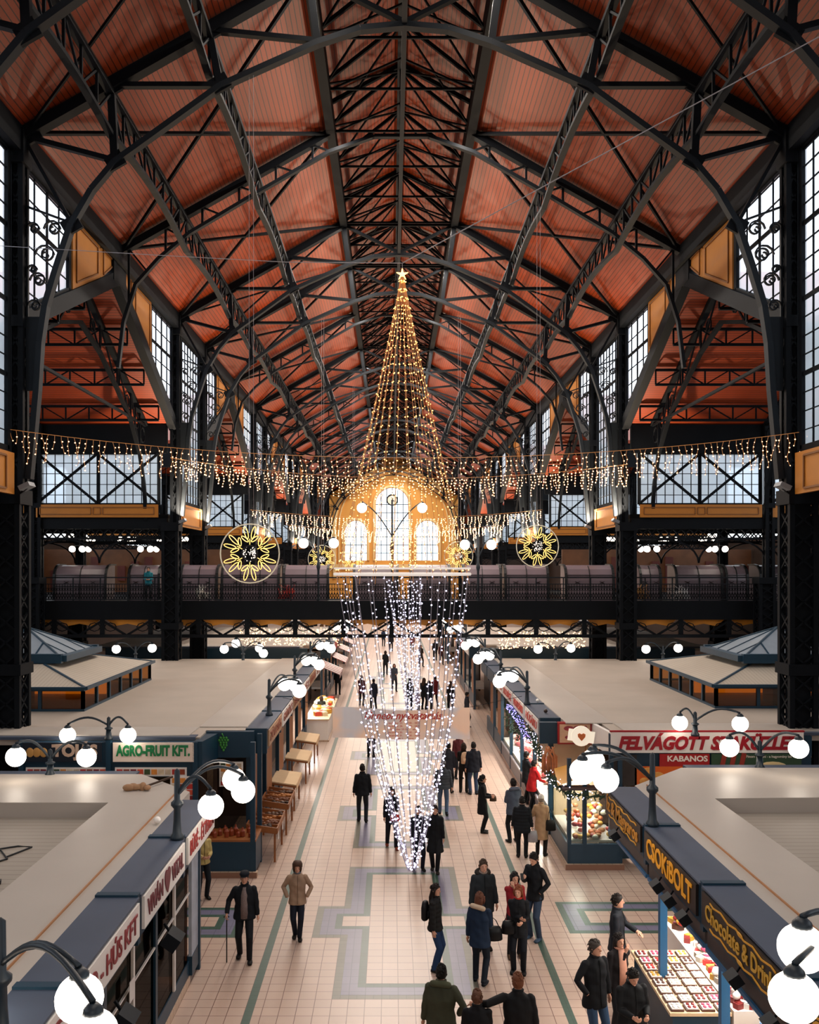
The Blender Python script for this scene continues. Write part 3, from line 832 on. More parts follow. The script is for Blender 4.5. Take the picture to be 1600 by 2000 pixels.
def aisle_stall(s, y0, y1, sign, scol, board, label, kind, last=False, goods_=True, ornate=False, shear=0.0, bold=0.004, size=.34):
    """one bay of a stall row, front towards the aisle"""
    t = empty('market_stall', (0, 0, 0), label, 'stall')
    X, B, I = XS[s], XB[s], XI[s]
    MB().ab((X, y0 + .1, ZT - .03), (I, y1, ZT)).build('roof_sheet', blue_top, t)
    MB().ab((X + s * .02, y0 + .1, 2.88), (X + s * .3, y1, ZT - .03)).build('fascia', teal, t)
    MB().ab((X + s * .02, y0, 2.8), (I, y0 + .12, ZT + .03)).build('divider', teal, t)
    sb = MB().ab((X - s * .02, y0 + .18, 2.95), (X + s * .02, y1 - .06, ZT - .05)).build('sign_board', board, t)
    if sign: sign_tex(sb, sign, scol, X - s * .03, (y0 + y1) / 2 + .05, 3.17, (y1 - y0) * .8, s, size, shear, bold)
    if ornate:
        g = MB()
        for z in (3.34, 3.0):
            pts = [(X - s * .03, y0 + .4 + (y1 - y0 - .8) * i / 16, z + .02 * math.sin(i * math.pi / 2)) for i in range(17)]
            g.path(pts, .012, .02, ref=(1, 0, 0)); g.ball((X - s * .03, (y0 + y1) / 2, z), (.01, .1, .03), 8, 6)
        g.build('gold_scrollwork', MATS['letter_d79a2b'], sb)
    MB().ab((B, y0 - .06, 0), (B + s * .12, y0 + .06, 2.9)).build('post', blue_post if kind == 'open' else teal, t)
    MB().ab((B, y0, 0), (B + s * .25, y1, .14)).build('kerb', kerb, t)
    if kind == 'closed':
        MB().ab((B + s * .02, y0, .14), (B + s * .1, y1, .42)).build('base_panel', teal, t)
        MB().ab((B + s * .04, y0 + .06, .42), (B + s * .06, y1 - .06, 2.75)).build('glass_front', darkglass, t)
        MB().ab((X + s * .3, y0, 2.72), (B - s * .02, y1, 2.86)).build('shutter_box', white, t)
        MB().ab((B + s * .7, y0, .14), (B + s * .8, y1, 2.8)).ab((B + s * .1, y1 - .04, .14), (B + s * .8, y1, 2.8)).build('back_wall', brown_in, t)  # dark brown backing set close behind the glass to paint the dim interior
        MB().ab((B - s * .01, (y0 + y1) / 2 - .04, .42), (B + s * .03, (y0 + y1) / 2 + .04, 2.75)).build('mullion', white, t)
        MB().bar((B + s * .02, y0, 1.7), (B + s * .02, y1, 1.7), .03, .03).build('glazing_rail', white, t)
        MB().ab((B + s * .3, y0 + .1, .75), (B + s * .7, y1 - .1, .85)).ab((B + s * .5, y0 + .1, 1.4), (B + s * .7, y1 - .1, 1.45)).build('shelf', brown_in, t)
    elif kind == 'open':
        MB().ab((X + s * .08, y0 + .1, 2.60), (X + s * .12, y1, 2.92)).build('picture_strip', mat('brown_picture_strip', '#2a2020', .4, var=.8, scale=6), t)
        MB().ab((X + s * .05, y0 + .1, 2.54), (X + s * .16, y1, 2.6)).build('valance_rail', blue_post, t)
    elif kind == 'meat':
        MB().ab((B + s * .02, y0, .14), (B + s * .1, y1, .62)).build('base_panel', mat('counter_base', '#453f4c', .4, var=.2), t)
        MB().ab((B + s * .0, y0, .62), (B + s * .14, y1, .68)).build('counter_rail', mat('steel_rail', '#8d8b93', .3, .6), t)
        MB().ab((B + s * .1, y0, .68), (B + s * 1.1, y1, .8)).build('counter_deck', white, t)
        MB().add([(B + s * .06, y0, .68), (B + s * .06, y1, .68), (B + s * .35, y1, 1.35), (B + s * .35, y0, 1.35)], [(0, 1, 2, 3)]).build('glass_front', shopglass, t)
        MB().ab((B + s * 2.2, y0, .14), (B + s * 2.3, y1, 2.9)).build('back_wall', warm_wall, t)
        MB().ab((X + s * .3, y0 + .1, 2.84), (B + s * 1.8, y1, 2.88)).build('ceiling_panel', white, t)
    elif kind == 'wood':
        MB().ab((B + s * .02, y0, .14), (B + s * .1, y1, .8)).build('base_panel', teal, t)
        MB().ab((B + s * .02, y0 + .08, .8), (B + s * .08, y0 + (y1 - y0) * .45, 2.7)).build('door_leaf', wood, t)
        MB().ab((B + s * .9, y0, .14), (B + s * 1.0, y1, 2.8)).build('back_wall', brown_in, t)
    return t

def strip_lamp(s, y0, y1, z, x, power, lab, col=(1, .93, .85)):
    t = empty('strip_lamp', (x, (y0 + y1) / 2, z), lab, 'lamp', 'strip lamps over the counters')
    MB().ab((-.05, -(y1 - y0) / 2 + .1, 0), (.05, (y1 - y0) / 2 - .1, .06)).build('lamp_body', white, t)
    MB().ab((-.03, -(y1 - y0) / 2 + .15, -.02), (.03, (y1 - y0) / 2 - .15, 0)).build('tube', mat('lamp_tube', '#ffffff', .3, emit='#fff0dd', es=14, var=0), t)
    l = area('counter_light', (x, (y0 + y1) / 2, z - .04), (0, 0, 0), .1, y1 - y0 - .3, power, col)

wb = white; bb = mat('brown_black_board', '#1d1614', .4, var=.2)
# near left row
mat('letter_d79a2b', '#d79a2b', .45, var=0)
aisle_stall(-1, 3.8, 6.55, 'HÚS - HENTES', '#7d2428', wb, 'teal stall nearest the camera on the left, under the foreground globe lamp', 'closed')
aisle_stall(-1, 6.55, 9.3, 'PÉKSÉG', '#7d2428', wb, 'teal stall with white red lettered sign, second from the camera on the left', 'closed')
aisle_stall(-1, 9.3, 11.9, 'BIO - HÚS KFT', '#8a2a2f', wb, 'dim glazed teal stall next beyond the left foreground globe lamp, dark red lettered sign', 'closed')
aisle_stall(-1, 11.9, 14.5, 'VIVÁN ♥ VITAL', '#6b2630', wb, 'dim glazed teal stall with a white note on its glass and a heart sign', 'closed')
aisle_stall(-1, 14.5, 16.9, 'BÜFÉ - ÉTTEREM', '#a5322f', wb, 'last teal stall of the near left row, red lettered sign behind the lamp post', 'closed')
t = empty('end_panel', (XB[-1], 17.2, 0), 'narrow pale poster panel closing the end of the near left stall row', 'panel')
MB().ab((-.03, -.3, .5), (.03, .3, 2.6)).build('poster', mat('pale_poster', '#a9b2bd', .5, var=.4, scale=3), t)
MB().ab((-.06, -.3, .14), (.04, .3, .5)).ab((-.06, .27, 0), (.06, .37, 2.9)).build('frame', teal, t)
# near right row
aisle_stall(1, 3.8, 6.7, 'DRINKS', '#d79a2b', bb, 'black and gold signed stall nearest the camera on the right', 'open', ornate=True)
aisle_stall(1, 6.7, 9.5, 'SOUVENIR', '#d79a2b', bb, 'black and gold signed stall behind the right foreground globe lamps', 'open', ornate=True)
aisle_stall(1, 9.5, 12.35, 'Chocolate & Drinks', '#c99a35', bb, 'stall with thin gold lettering between scrollwork on a black sign, near right', 'open', ornate=True, bold=0.004, size=.3)
aisle_stall(1, 12.35, 15.15, 'CSOKiBOLT', '#f0a520', bb, 'stall with thick orange yellow letters on a black sign, near right', 'open', bold=0.009, size=.42)
aisle_stall(1, 15.15, 17.9, 'Íz & Magyaros', '#c9882b', bb, 'last stall of the near right row, crowded gold lettering on brown sign', 'open', ornate=True, bold=0.006)
o = MB().box((0, 0, 0), (.01, .22, .3)).build('paper_note', white); o.location = (XB[-1] + .06, 12.9, 1.75)
tag(o, 'small white paper note stuck on the dim glass of the near left stall', 'note')
o['kind'] = 'thing'
# floodlights under the left signs
fl = empty('floodlight', (XS[-1] + .25, 12.6, 2.72), '', 'floodlight', 'small floodlights under the left signs')
MB().box((.02, 0, -.12), (.22, .3, .2), ry=R(35)).build('housing', steel2, fl); MB().bar((-.1, 0, .1), (0, 0, -.05), .03, .03).build('bracket', steel, fl)
fl['label'] = 'small black floodlight below the heart sign on the near left stalls'
f2 = copy_tree(fl); f2.location = (XS[-1] + .25, 10.35, 2.72); f2['label'] = 'small black floodlight below the nearest readable white sign on the left'
for i, y in enumerate((16.9, 14.2, 13.6, 12.9, 11.0, 9.9)):
    f2 = copy_tree(fl); f2.location = (XS[1] - .06, y, 2.86); f2.rotation_euler = (0, 0, R(180)); f2.scale = (.7, .7, .7)
    f2['group'] = 'small floodlights under the right signs'
    f2['label'] = 'small floodlight under the black signs on the right, %s from the far end' % ['first', 'second', 'third', 'fourth', 'fifth', 'sixth'][i]

# counters and goods under the near right signs
teak = mat('pale_counter_wood', '#d9bd97', .5, var=.1)
def counter(name, x0, x1, y0, y1, z, lab, base):
    t = empty(name, ((x0 + x1) / 2, (y0 + y1) / 2, 0), lab, 'counter')
    a, c = (x1 - x0) / 2, (y1 - y0) / 2
    MB().ab((-a, -c, z - .05), (a, c, z)).build('worktop', teak, t)
    MB().ab((-a + .05, -c + .05, .06), (a - .05, c - .05, z - .05)).build('body', base, t)
    MB().ab((-a, -c, 0), (a, c, .06)).build('plinth', kerb, t)
    return t
counter('display_counter', 4.3, 5.25, 13.9, 16.2, .92, 'pale counter covered with chocolate boxes under the orange lettered sign', teal)
counter('display_counter', 4.95, 5.9, 10.2, 13.0, .92, 'pale wooden counter with boxes below the thin gold lettered sign', warm_wall)
counter('display_counter', 4.55, 5.3, 7.0, 10.0, .92, 'pale counter at the bottom right corner of the market', teal)
sh = empty('stepped_shelf', (5.28, 15.5, 0), 'tiered white shelf crowded with red and white sweets behind the chocolate counter', 'shelf')
for i in range(3): MB().ab((i * .3, -1.6, 0), (i * .3 + .3, 2.2, .95 + i * .22)).build('shelf', white, sh)
shz = lambda x, y: .95 + (1 if x > 5.58 else 0) * .22 + (1 if x > 5.88 else 0) * .22
CG = ['#d8d2cc', '#c22f2c', '#e5dcc8', '#7a1c1c', '#d9a441', '#f0ece4', '#b84a6a', '#4e2a1c']
goods(120, 5.36, 6.1, 14.0, 17.6, shz, CG, .15, 'sweet_box', 'small red, white or gold sweet box on the tiered shelf under the orange lettered sign', 'box', 'sweets on the tiered shelf')
goods(60, 5.36, 6.1, 14.0, 17.6, lambda x, y: shz(x, y) + .1, CG, .14, 'sweet_bag', 'small bulging sweet bag heaped on the tiered shelf', 'bag', 'sweet bags on the tiered shelf', blob=True)
k = 0
for r_ in range(8):
    for c_ in range(4):
        t = MB(); cc = CG[(k * 3 + r_) % len(CG)]
        t.ab((-.1, -.11, 0), (.1, .11, .03)); t.ab((-.085, -.095, .03), (.085, .095, .045), 1)
        for q in range(4): t.ball(((q % 2 - .5) * .08, (q // 2 - .5) * .09, .05), (.03, .035, .02), 8, 5, 2)
        o = t.build('chocolate_tray', [MATS['goods_' + '4e2a1c'], white, MATS['goods_' + cc.lstrip('#')]])
        o.location = (4.43 + c_ * .24, 14.05 + r_ * .275, .92); tag(o, 'small open tray of chocolates laid in rows on the pale counter', 'tray', 'chocolate trays on the counter'); k += 1
goods(26, 5.05, 5.8, 10.3, 12.9, lambda x, y: .92, ['#d8c7a8', '#e8e2d6', '#b84a6a', '#d9a441', '#3a5f8a'], .2, 'gift_box', 'small gift box on the wooden counter below the thin gold lettered sign', 'box', 'gift boxes on the near counter')
goods(24, 4.65, 5.2, 7.2, 9.9, lambda x, y: .92, CG + ['#1f6f7a'], .18, 'packet', 'small coloured packet on the counter in the bottom right corner', 'packet', 'packets on the corner counter')
t = empty('striped_basket', (5.5, 12.9, .95), 'basket with green, yellow and red stripes on the right counter', 'basket')
for i, c in enumerate(['#3f7d46', '#d9b23f', '#b43a32', '#e8e2d6', '#3a5f8a']):
    MB().lathe([(.16 + .012 * i, .06 * i), (.17 + .012 * i, .06 * i + .06)], (0, 0, 0), 16).build('band', mat('goods_' + c.lstrip('#'), c, .5), t)
strip_lamp(1, 13.0, 17.4, 2.87, 5.6, 150, 'strip lamp above the chocolate counter')
strip_lamp(1, 9.0, 12.4, 2.87, 5.5, 90, 'strip lamp above the gift box counter')

# ---------------- second blocks
def roof_far(s, y0, y1, lab, ch=1.2):
    t = empty('stall_roof', (0, 0, 0), lab, 'roof')
    X = XI[s]; far = X + s * 12.5
    poly = [(X, y0 + ch), (X, y1), (far, y1), (far, y0), (X + s * 1.0, y0), (X + s * 1.0, y0 + ch)]
    fix_normals(MB().prism(poly, 2, ZT - .2, ZT).build('deck', deck2, t))
    a = sorted((X, X + s * 1.3)); MB().ab((a[0], y0 + 1.4, ZT), (a[1], y1, ZT + .03)).build('aisle_rim', cream_rim, t)
    a = sorted((X + s * 1.3, far)); MB().ab((a[0], y0 + .1, ZT), (a[1], y0 + 1.3, ZT + .04)).build('front_rim', cream_rim, t)
    a = sorted((X + s * 1.1, far)); MB().ab((a[0], y0 - .08, ZT - .05), (a[1], y0 + .3, ZT + .02)).build('front_sheet', blue_top, t)
    return t
roof_far(-1, 23.1, 42.9, 'large beige flat roof over the second left stall block', .95)
roof_far(1, 23.7, 42.9, 'large beige flat roof over the second right stall block', 1.6)
roof_far(-1, 49.2, 65.5, 'beige flat roof beyond the gallery bridge on the left')
roof_far(1, 49.2, 65.5, 'beige flat roof beyond the gallery bridge on the right')
roof_far(-1, 72.5, 89.5, 'distant beige stall roof on the left')
roof_far(1, 72.5, 89.5, 'distant beige stall roof on the right')

def picture_tiles(parent, x0, x1, y, z0, z1, q):
    n = max(1, int((x1 - x0) / q)); m_ = max(1, int((z1 - z0) / q))
    cs = [mat('picture_' + c.lstrip('#'), c, .5, var=.3, scale=12) for c in mosaic_c]
    b = MB()
    b.ab((x0 - .03, y, z0 - .03), (x1 + .03, y + .02, z1 + .03), 0)
    for i in range(n):
        for j in range(m_):
            u, w = x0 + (x1 - x0) * (i + .5) / n, z0 + (z1 - z0) * (j + .5) / m_
            b.box((u, y - .005, w), ((x1 - x0) / n * .82, .02, (z1 - z0) / m_ * .82), m=1 + (i * 5 + j * 3 + (i * j) % 4) % len(cs))
    return b.build('picture_tiles', [white] + cs, parent)

# left: egg stall and fruit stall facing the camera
def front_stall(x0, x1, y, label):
    t = empty('market_stall', (0, 0, 0), label, 'stall')
    MB().ab((x0, y - .02, 2.86), (x1, y + .25, ZT - .06)).build('fascia', teal, t)
    MB().ab((x0, y + .02, 2.5), (x1, y + .12, 2.86)).build('header', teal, t)
    MB().ab((x0, y + .1, .14), (x1, y + .18, .9)).build('base_panel', teal, t)
    MB().ab((x0, y + 1.3, .14), (x1, y + 1.4, 2.8)).build('back_wall', brown_in, t)
    MB().ab((x0 - .05, y - .06, 0), (x0 + .07, y + .08, ZT)).build('post', teal, t)
    MB().ab((x0, y + .12, .9), (x1, y + .14, 2.5)).build('glass_front', shopglass, t)
    return t
YL = 22.75
t = front_stall(-9.35, -7.15, YL, 'egg stall with cream letters and eggs on a dark blue sign, left')
sb = MB().ab((-9.3, YL - .06, 2.9), (-7.3, YL - .02, ZT - .06)).build('sign_board', mat('dark_blue_board', '#17222f', .4), t)
text('TOJÁS', .40, mat('cream_letter', '#d9b9a0', .5, var=0), (-7.98, YL - .07, 3.17), (R(90), 0, 0), sb, 'lettering', .008, 0, .02, width=1.15)
b = MB()
for q in (0, .17, .34): b.ball((-9.1 + q, YL - .08, 3.14), (.1, .02, .12), 16, 10)
b.build('egg_picture', mat('egg', '#c99550', .5, var=.1), sb, True)
picture_tiles(t, -9.2, -7.2, YL - .02, 2.56, 2.72, .16)
t = front_stall(-7.15, -4.95, YL, 'fruit stall with green letters on a white sign, left of the aisle')
sb = MB().ab((-7.02, YL - .06, 2.9), (-4.98, YL - .02, ZT - .06)).build('sign_board', mat('pale_pink_board', '#f0dccb', .5, var=.05), t)
text('AGRO-FRUIT KFT.', .36, mat('green_letter', '#147a45', .5, var=0), (-6.0, YL - .07, 3.17), (R(90), 0, 0), sb, 'lettering', .008, 0, .016, width=1.86)
picture_tiles(t, -6.95, -5.2, YL - .02, 2.56, 2.72, .16)
picture_tiles(t, -5.55, -5.0, YL - .03, 1.9, 2.5, .15)
picture_tiles(t, -6.2, -5.6, YL - .03, 1.9, 2.08, .15)
t = empty('market_stall', (0, 0, 0), 'dark teal corner stall with a green grape emblem on its fascia, left of the aisle', 'stall')
MB().ab((-4.95, 23.9, 2.75), (-3.66, 24.1, ZT)).build('fascia', teal, t)
MB().prism([(-4.98, 22.75), (-4.78, 22.75), (-4.6, 23.9), (-4.98, 23.9)], 2, 2.75, ZT - .04).build('corner_fascia', teal, t)
MB().ab((-4.95, 22.7, .14), (-3.45, 22.78, .88)).ab((-3.5, 22.7, .14), (-3.42, 23.6, .88)).build('counter_panel', teal, t)
MB().ab((-4.98, 22.6, 0), (-3.38, 22.8, .14)).build('kerb', kerb, t)
MB().ab((-4.95, 22.7, .88), (-3.42, 23.7, .93)).build('worktop', wood, t)
for (x, y) in ((-3.5, 22.75), (-4.95, 22.75), (-3.5, 23.9)): MB().ab((x - .06, y - .06, 0), (x + .06, y + .06, ZT - .05)).build('post', teal, t)
MB().ab((-4.95, 25.0, .9), (-3.8, 25.1, 2.75)).build('back_wall', brown_in, t)
b = MB()
for i, row in enumerate((3, 4, 3, 3, 2, 1)):
    for j in range(row): b.ball((-4.42 + (j - row / 2) * .075, 23.88, 3.28 - i * .065), (.036, .015, .036), 8, 6)
b.bar((-4.45, 23.88, 3.3), (-4.5, 23.88, 3.4), .02, .03)
b.build('grape_emblem', mat('grape_green', '#3f8f3a', .5, var=.2, scale=10), t, True)
MB().ball((-4.82, 23.3, 3.15), (.02, .05, .16), 8, 8).build('yellow_fruit_emblem', mat('yellow_fruit', '#c9b23a', .5), t)
picture_tiles(t, -4.55, -3.98, 23.95, 2.0, 2.6, .12)
for i in range(14):
    b = MB(); h = random.uniform(.14, .3)
    b.lathe([(.03, 0), (.06, .01), (.06, h * .6), (.025, h * .8), (.02, h)], (0, 0, 0), 8)
    o = b.build('jar', mat('goods_' + random.choice(['8b3b1d', '2c3b24', '97938a']), '#8b3b1d' , .35)); o.location = (-4.8 + i * .1, 22.9 + random.uniform(0, .5), .93)
    tag(o, 'small jar or bottle on the corner counter of the grape emblem stall', 'jar', 'jars on the grape emblem stall')

lab_l = ['wood fronted stall beside the grape emblem corner', 'stall with wooden doors above the second produce crate', 'stall with a pale sign, third behind the grape emblem corner', 'stall with a pale sign under the lamp posts on the left', 'left stall just before the bright white display', 'last stall before the gallery bridge on the left']
for i in range(6):
    aisle_stall(-1, 24.2 + 3.05 * i, 27.25 + 3.05 * i, ['ZÖLDSÉG', 'GYÜMÖLCS', 'PAPRIKA', 'MÉZ', 'LÁNGOS', 'SAJT'][i], '#8f4a35', white if i % 2 else mat('tan_board', '#b08a68', .5), lab_l[i], 'wood')
# produce tables standing out into the aisle
def crate_table(x, y, kind, lab):
    t = empty('produce_table', (x, y, 0), lab, 'table')
    MB().box((0, 0, .84), (.8, 1.7, .05), ry=R(8)).build('tabletop', wood, t)
    for (dx, dy) in ((-.33, -.75), (.33, -.75), (-.33, .75), (.33, .75)): MB().ab((dx - .025, dy - .025, 0), (dx + .025, dy + .025, .84 - dx * .14)).build('leg', wood, t)
    if kind == 'crate':
        b = MB()
        for q in (-1, 1): b.box((0, q * .84, .91), (.82, .03, .14), ry=R(8)); b.box((q * .4, 0, .91 - q * .056), (.03, 1.7, .14))
        for i in range(1, 4): b.box((0, -.84 + i * .42, .9), (.8, .02, .09), ry=R(8))
        b.build('crate_frame', wood, t)
        b = MB()
        cs = ['#3a2418', '#6b3a1c', '#a8692f', '#53331d']
        for r_ in range(4):
            for i in range(14): b.ball((random.uniform(-.34, .34), -.63 + r_ * .42 + random.uniform(-.13, .13), .9 + random.uniform(0, .03)), (.07, .05, .04), 8, 5, r_)
        b.build('produce', [mat('produce_' + c.lstrip('#'), c, .6) for c in cs], t, True)['kind'] = 'stuff'
    else:
        MB().box((0, 0, .9), (.84, 1.74, .04), ry=R(8)).box((.41, 0, .78), (.02, 1.6, .2)).build('cover', beige, t)
    MB().ab((.39, -.6, .55), (.41, -.5, .8)).ab((.39, .3, .55), (.41, .4, .8)).build('price_tag', white, t)
crate_table(-3.42, 24.6, 'crate', 'nearest slatted produce crate on a table at the left stalls')
crate_table(-3.4, 27.0, 'crate', 'second slatted produce crate on a table, behind the nearest one')
crate_table(-3.45, 29.6, 'cloth', 'table under a beige cloth behind the two produce crates')
crate_table(-3.42, 33.2, 'cloth', 'second beige cloth covered table, nearer the bright display')
crate_table(-3.4, 36.6, 'cloth', 'third beige covered table, just before the bright display')

# right: cold cut shop facing the camera
YR = 23.6
t = front_stall(5.75, 11.0, YR, 'butcher shop with a long white sign in thick red letters, right')
sb = MB().ab((5.72, YR - .1, 2.96), (10.75, YR - .04, 3.52)).build('sign_board', white, t)
text('FELVÁGOTT SZAKÜZLET', .46, mat('red_letter', '#9c0f20', .5, var=0), (8.23, YR - .115, 3.2), (R(90), 0, 0), sb, 'lettering', .008, .28, .022, width=4.75)
MB().ab((5.7, YR - .11, 3.5), (10.77, YR - .03, 3.54)).build('red_edge', MATS['red_letter'], sb)
redb = mat('red_board', '#a31a1e', .4, var=.15); orb = mat('orange_board', '#d4611e', .4, var=.25, scale=1.5)
pb = MB().ab((7.0, YR - .08, 2.6), (8.3, YR - .04, 2.93)).build('picture_board', redb, t)
text('KABANOS', .2, mat('white_letter', '#e6dcd0', .5, var=0), (7.72, YR - .09, 2.8), (R(90), 0, 0), pb, 'lettering', .005, 0, .006, width=1.05)
pb = MB().ab((6.35, YR - .08, 1.7), (7.6, YR - .045, 2.6)).build('picture_board', orb, t)
b = MB()
for (x, z, r_) in ((6.7, 2.45, .16), (6.95, 2.3, .2), (6.6, 2.2, .14), (7.15, 2.05, .15)): b.ball((x, YR - .08, z), (r_, .03, r_ * .8), 12, 8)
b.build('food_picture', mat('food_picture', '#c98a3a', .5, var=.6, scale=7), pb, True)
pb = MB().ab((5.8, YR - .08, 2.1), (6.4, YR - .04, 2.9)).build('picture_board', mat('dark_picture', '#2b2422', .5, var=.7, scale=5), t)
pb = MB().ab((8.35, YR - .08, 2.5), (10.7, YR - .04, 2.93)).build('picture_board', mat('green_board', '#2f4a35', .4, var=.15), t)
b = MB()
for x in (8.6, 8.85, 9.1): b.bar((x, YR - .09, 2.5), (x + .1, YR - .09, 2.95), .02, .12)
b.build('sausage_picture', mat('sausage_red', '#8c2f22', .5, var=.3, scale=8), pb)
text('Pick Szalámi - a hagyomány íze'.replace('Pick ', 'Finom '), .09, MATS['white_letter'], (9.85, YR - .09, 2.86), (R(90), 0, 0), pb, 'lettering', .004)
MB().ball((9.95, YR - .08, 2.55), (.42, .02, .18), 16, 8).build('plate_picture', mat('cream_plate', '#d9c08a', .5), pb, True)
MB().ball((9.85, YR - .11, 2.6), (.08, .01, .03), 8, 6).ball((10.05, YR - .11, 2.61), (.08, .01, .03), 8, 6).build('leaf_picture', mat('leaf_green', '#3d6b2f', .5), pb, True)
# chamfered corner with two picture panels and the glass corner case
t = empty('market_stall', (0, 0, 0), 'teal glass corner stall wrapped in a fir garland, right of the aisle', 'stall')
MB().ab((4.16, 25.3, 2.85), (4.65, 25.5, ZT)).build('fascia', teal, t)
pb = MB().ab((4.65, 25.2, 2.85), (5.6, 25.35, ZT + .02)).build('picture_panel', redb, t)
MB().ab((4.7, 25.17, 2.9), (5.55, 25.2, ZT - .03)).build('picture', mat('pale_food_board', '#d9b08f', .5, var=.3, scale=4), pb)
b = MB()
for (x, z, a, c) in ((4.95, 3.3, .14, .07), (5.2, 3.3, .12, .08), (5.42, 3.28, .06, .1), (5.0, 3.05, .16, .06), (5.3, 3.0, .07, .04)): b.ball((x, 25.17, z), (a, .015, c), 12, 8)
b.build('meat_picture', mat('meat_picture', '#a33a45', .5, var=.5, scale=9), pb, True)
pb = MB().prism([(5.6, 25.2), (5.75, 23.7), (5.85, 23.7), (5.7, 25.2)], 2, 2.85, ZT).build('picture_panel', white, t); fix_normals(pb)
MB().ab((4.55, 23.3, .14), (5.95, 23.38, .64)).build('base_panel', teal, t)
MB().ab((4.55, 23.38, .14), (4.63, 26.0, .64)).build('base_panel', teal, t)
MB().ab((4.48, 23.2, 0), (6.0, 26.0, .14)).build('kerb', kerb, t)
for (x, y) in ((4.6, 23.35), (5.92, 23.35), (4.6, 25.95), (5.0, 23.35)): MB().ab((x - .05, y - .05, .1), (x + .05, y + .05, 2.85)).build('post', teal, t)
MB().ab((4.62, 23.34, .64), (5.9, 23.35, 2.0)).ab((4.6, 23.4, .64), (4.61, 25.9, 2.0)).build('glass_case', shopglass, t)
MB().ab((4.65, 23.45, .64), (5.9, 25.9, .7)).build('case_floor', white, t)
MB().ab((4.4, 23.15, 2.06), (6.05, 23.5, 2.12)).build('canopy', mat('brown_canopy', '#4a3a38', .5), t)
MB().add([(4.3, 23.3, 2.15), (5.3, 23.3, 2.5), (5.6, 24.2, 2.75), (4.4, 24.4, 2.35)], [(0, 1, 2, 3)]).build('yellow_canopy', mat('yellow_canopy', '#c98a17', .5), t)
MB().ab((4.65, 25.85, .7), (5.9, 25.95, 2.8)).build('back_wall', warm_wall, t)
strip_lamp(1, 23.5, 25.8, 1.98, 5.2, 60, 'strip lamp inside the glass corner case')
goods(60, 4.75, 5.8, 23.5, 25.0, lambda x, y: .7 + .5 * (y - 23.5) / 1.5, ['#c9632f', '#e5dcc8', '#a3282a', '#d9a441', '#b87a4a'], .16, 'bagged_sweet', 'small bag of sweets in the glass corner case', 'bag', 'bags in the glass corner case', blob=True)
# fir garland with lights on the corner case
fir = mat('fir_needles', '#1d3a22', .7, var=.4, scale=20)
warm_b = mat('warm_bulb', '#fff0d0', .3, emit='#ffb478', es=4.5, var=0)
cool_b = mat('cool_bulb', '#ffffff', .3, emit='#e4e0ff', es=3.5, var=0)
def garland(pts, r, lab, bulbs, bm_, n=46):
    t = empty('fir_garland', (0, 0, 0), lab, 'garland')
    g = MB(); P_ = [Vector(p) for p in pts]
    seg = [(a, c) for a, c in zip(P_[:-1], P_[1:])]; tot = sum((c - a).length for a, c in seg)
    bl = MB()
    for a, c in seg:
        m_ = max(4, int(n * (c - a).length))
        for i in range(m_):
            p = a.lerp(c, i / m_); d = Vector([random.gauss(0, 1) for _ in range(3)]).normalized()
            g.bar(p, p + d * r * random.uniform(.7, 1.2), .035, .02)
            if random.random() < bulbs:
                d = Vector([random.gauss(0, 1) for _ in range(3)]).normalized(); bl.octa(p + d * r, .017)
    g.build('needles', fir, t)['kind'] = 'stuff'
    if bl.v: bl.build('bulbs', bm_, t)['kind'] = 'stuff'
garland([(4.3, 28.5, 2.75), (4.35, 26.5, 2.3), (4.4, 25.2, 2.0), (4.35, 23.6, 2.1), (4.45, 23.15, 2.0), (5.2, 23.12, 1.9), (6.0, 23.15, 2.02)], .16, 'fir garland with white lights around the glass corner case', .35, cool_b)
for i, y in enumerate((31.5, 33.0, 34.5)):
    garland([(4.42, y, 2.8), (4.42, y + .1, 1.7)], .14, '%s small fir bough hanging on the posts of the right meat stalls' % ['first', 'second', 'third'][i], .0, warm_b)
blue_bulb = mat('violet_bulb', '#c0b8ff', .3, emit='#8a80ff', es=3, var=0)
garland([(4.15, 27.6, 2.55), (4.2, 29.5, 2.75), (4.2, 32.5, 2.8)], .1, 'violet tinsel light garland under the red lettered aisle signs', .9, blue_bulb)
# hanging sausages and plate shaped shop light
t = empty('sausage_bundle', (4.42, 25.15, 2.8), 'bundle of long orange sausages hanging at the corner of the right meat stalls', 'sausages')
for i in range(7): MB().tube([(random.uniform(-.14, .14), random.uniform(-.08, .08), 0), (-.2 + i * .065, random.uniform(-.06, .06), -.3), (-.2 + i * .065, random.uniform(-.05, .05), -random.uniform(.7, .85))], [.02, .035, .03], 8).build('sausage', mat('orange_sausage', '#c47a4a', .45, var=.4, scale=8), t, True)
t = empty('plate_sign', P(1136, 1438, 23.3), 'lit round plate shaped sign with an orange heart, above the right corner stall', 'sign')
cream_em = mat('lit_cream_sign', '#efe6d2', .4, emit='#fff3dc', es=.35, var=0)
MB().tube([(0, 0, 0), (0, .06, 0)], .26, 24).build('plate', cream_em, t)
MB().box((0, .03, 0), (.68, .04, .3), ry=R(8)).build('ribbon', cream_em, t)
MB().prism([(0, -.12), (-.09, -.02), (-.1, .05), (-.05, .08), (0, .05), (.05, .08), (.1, .05), (.09, -.02)], 1, -.03, 0).build('heart', mat('orange_heart', '#d8743a', .5), t)
MB().bar((.12, .05, -.2), (.05, .05, -1.3), .03, .03).build('stem', wood, t)
lab_r = ['red lettered meat stall nearest the corner garland on the right', 'second red lettered meat stall with violet tinsel on the right', 'meat stall with fir boughs on its posts', 'fourth meat stall along the right of the aisle', 'shuttered stall on the right before the gallery bridge', 'last stall before the gallery bridge on the right']
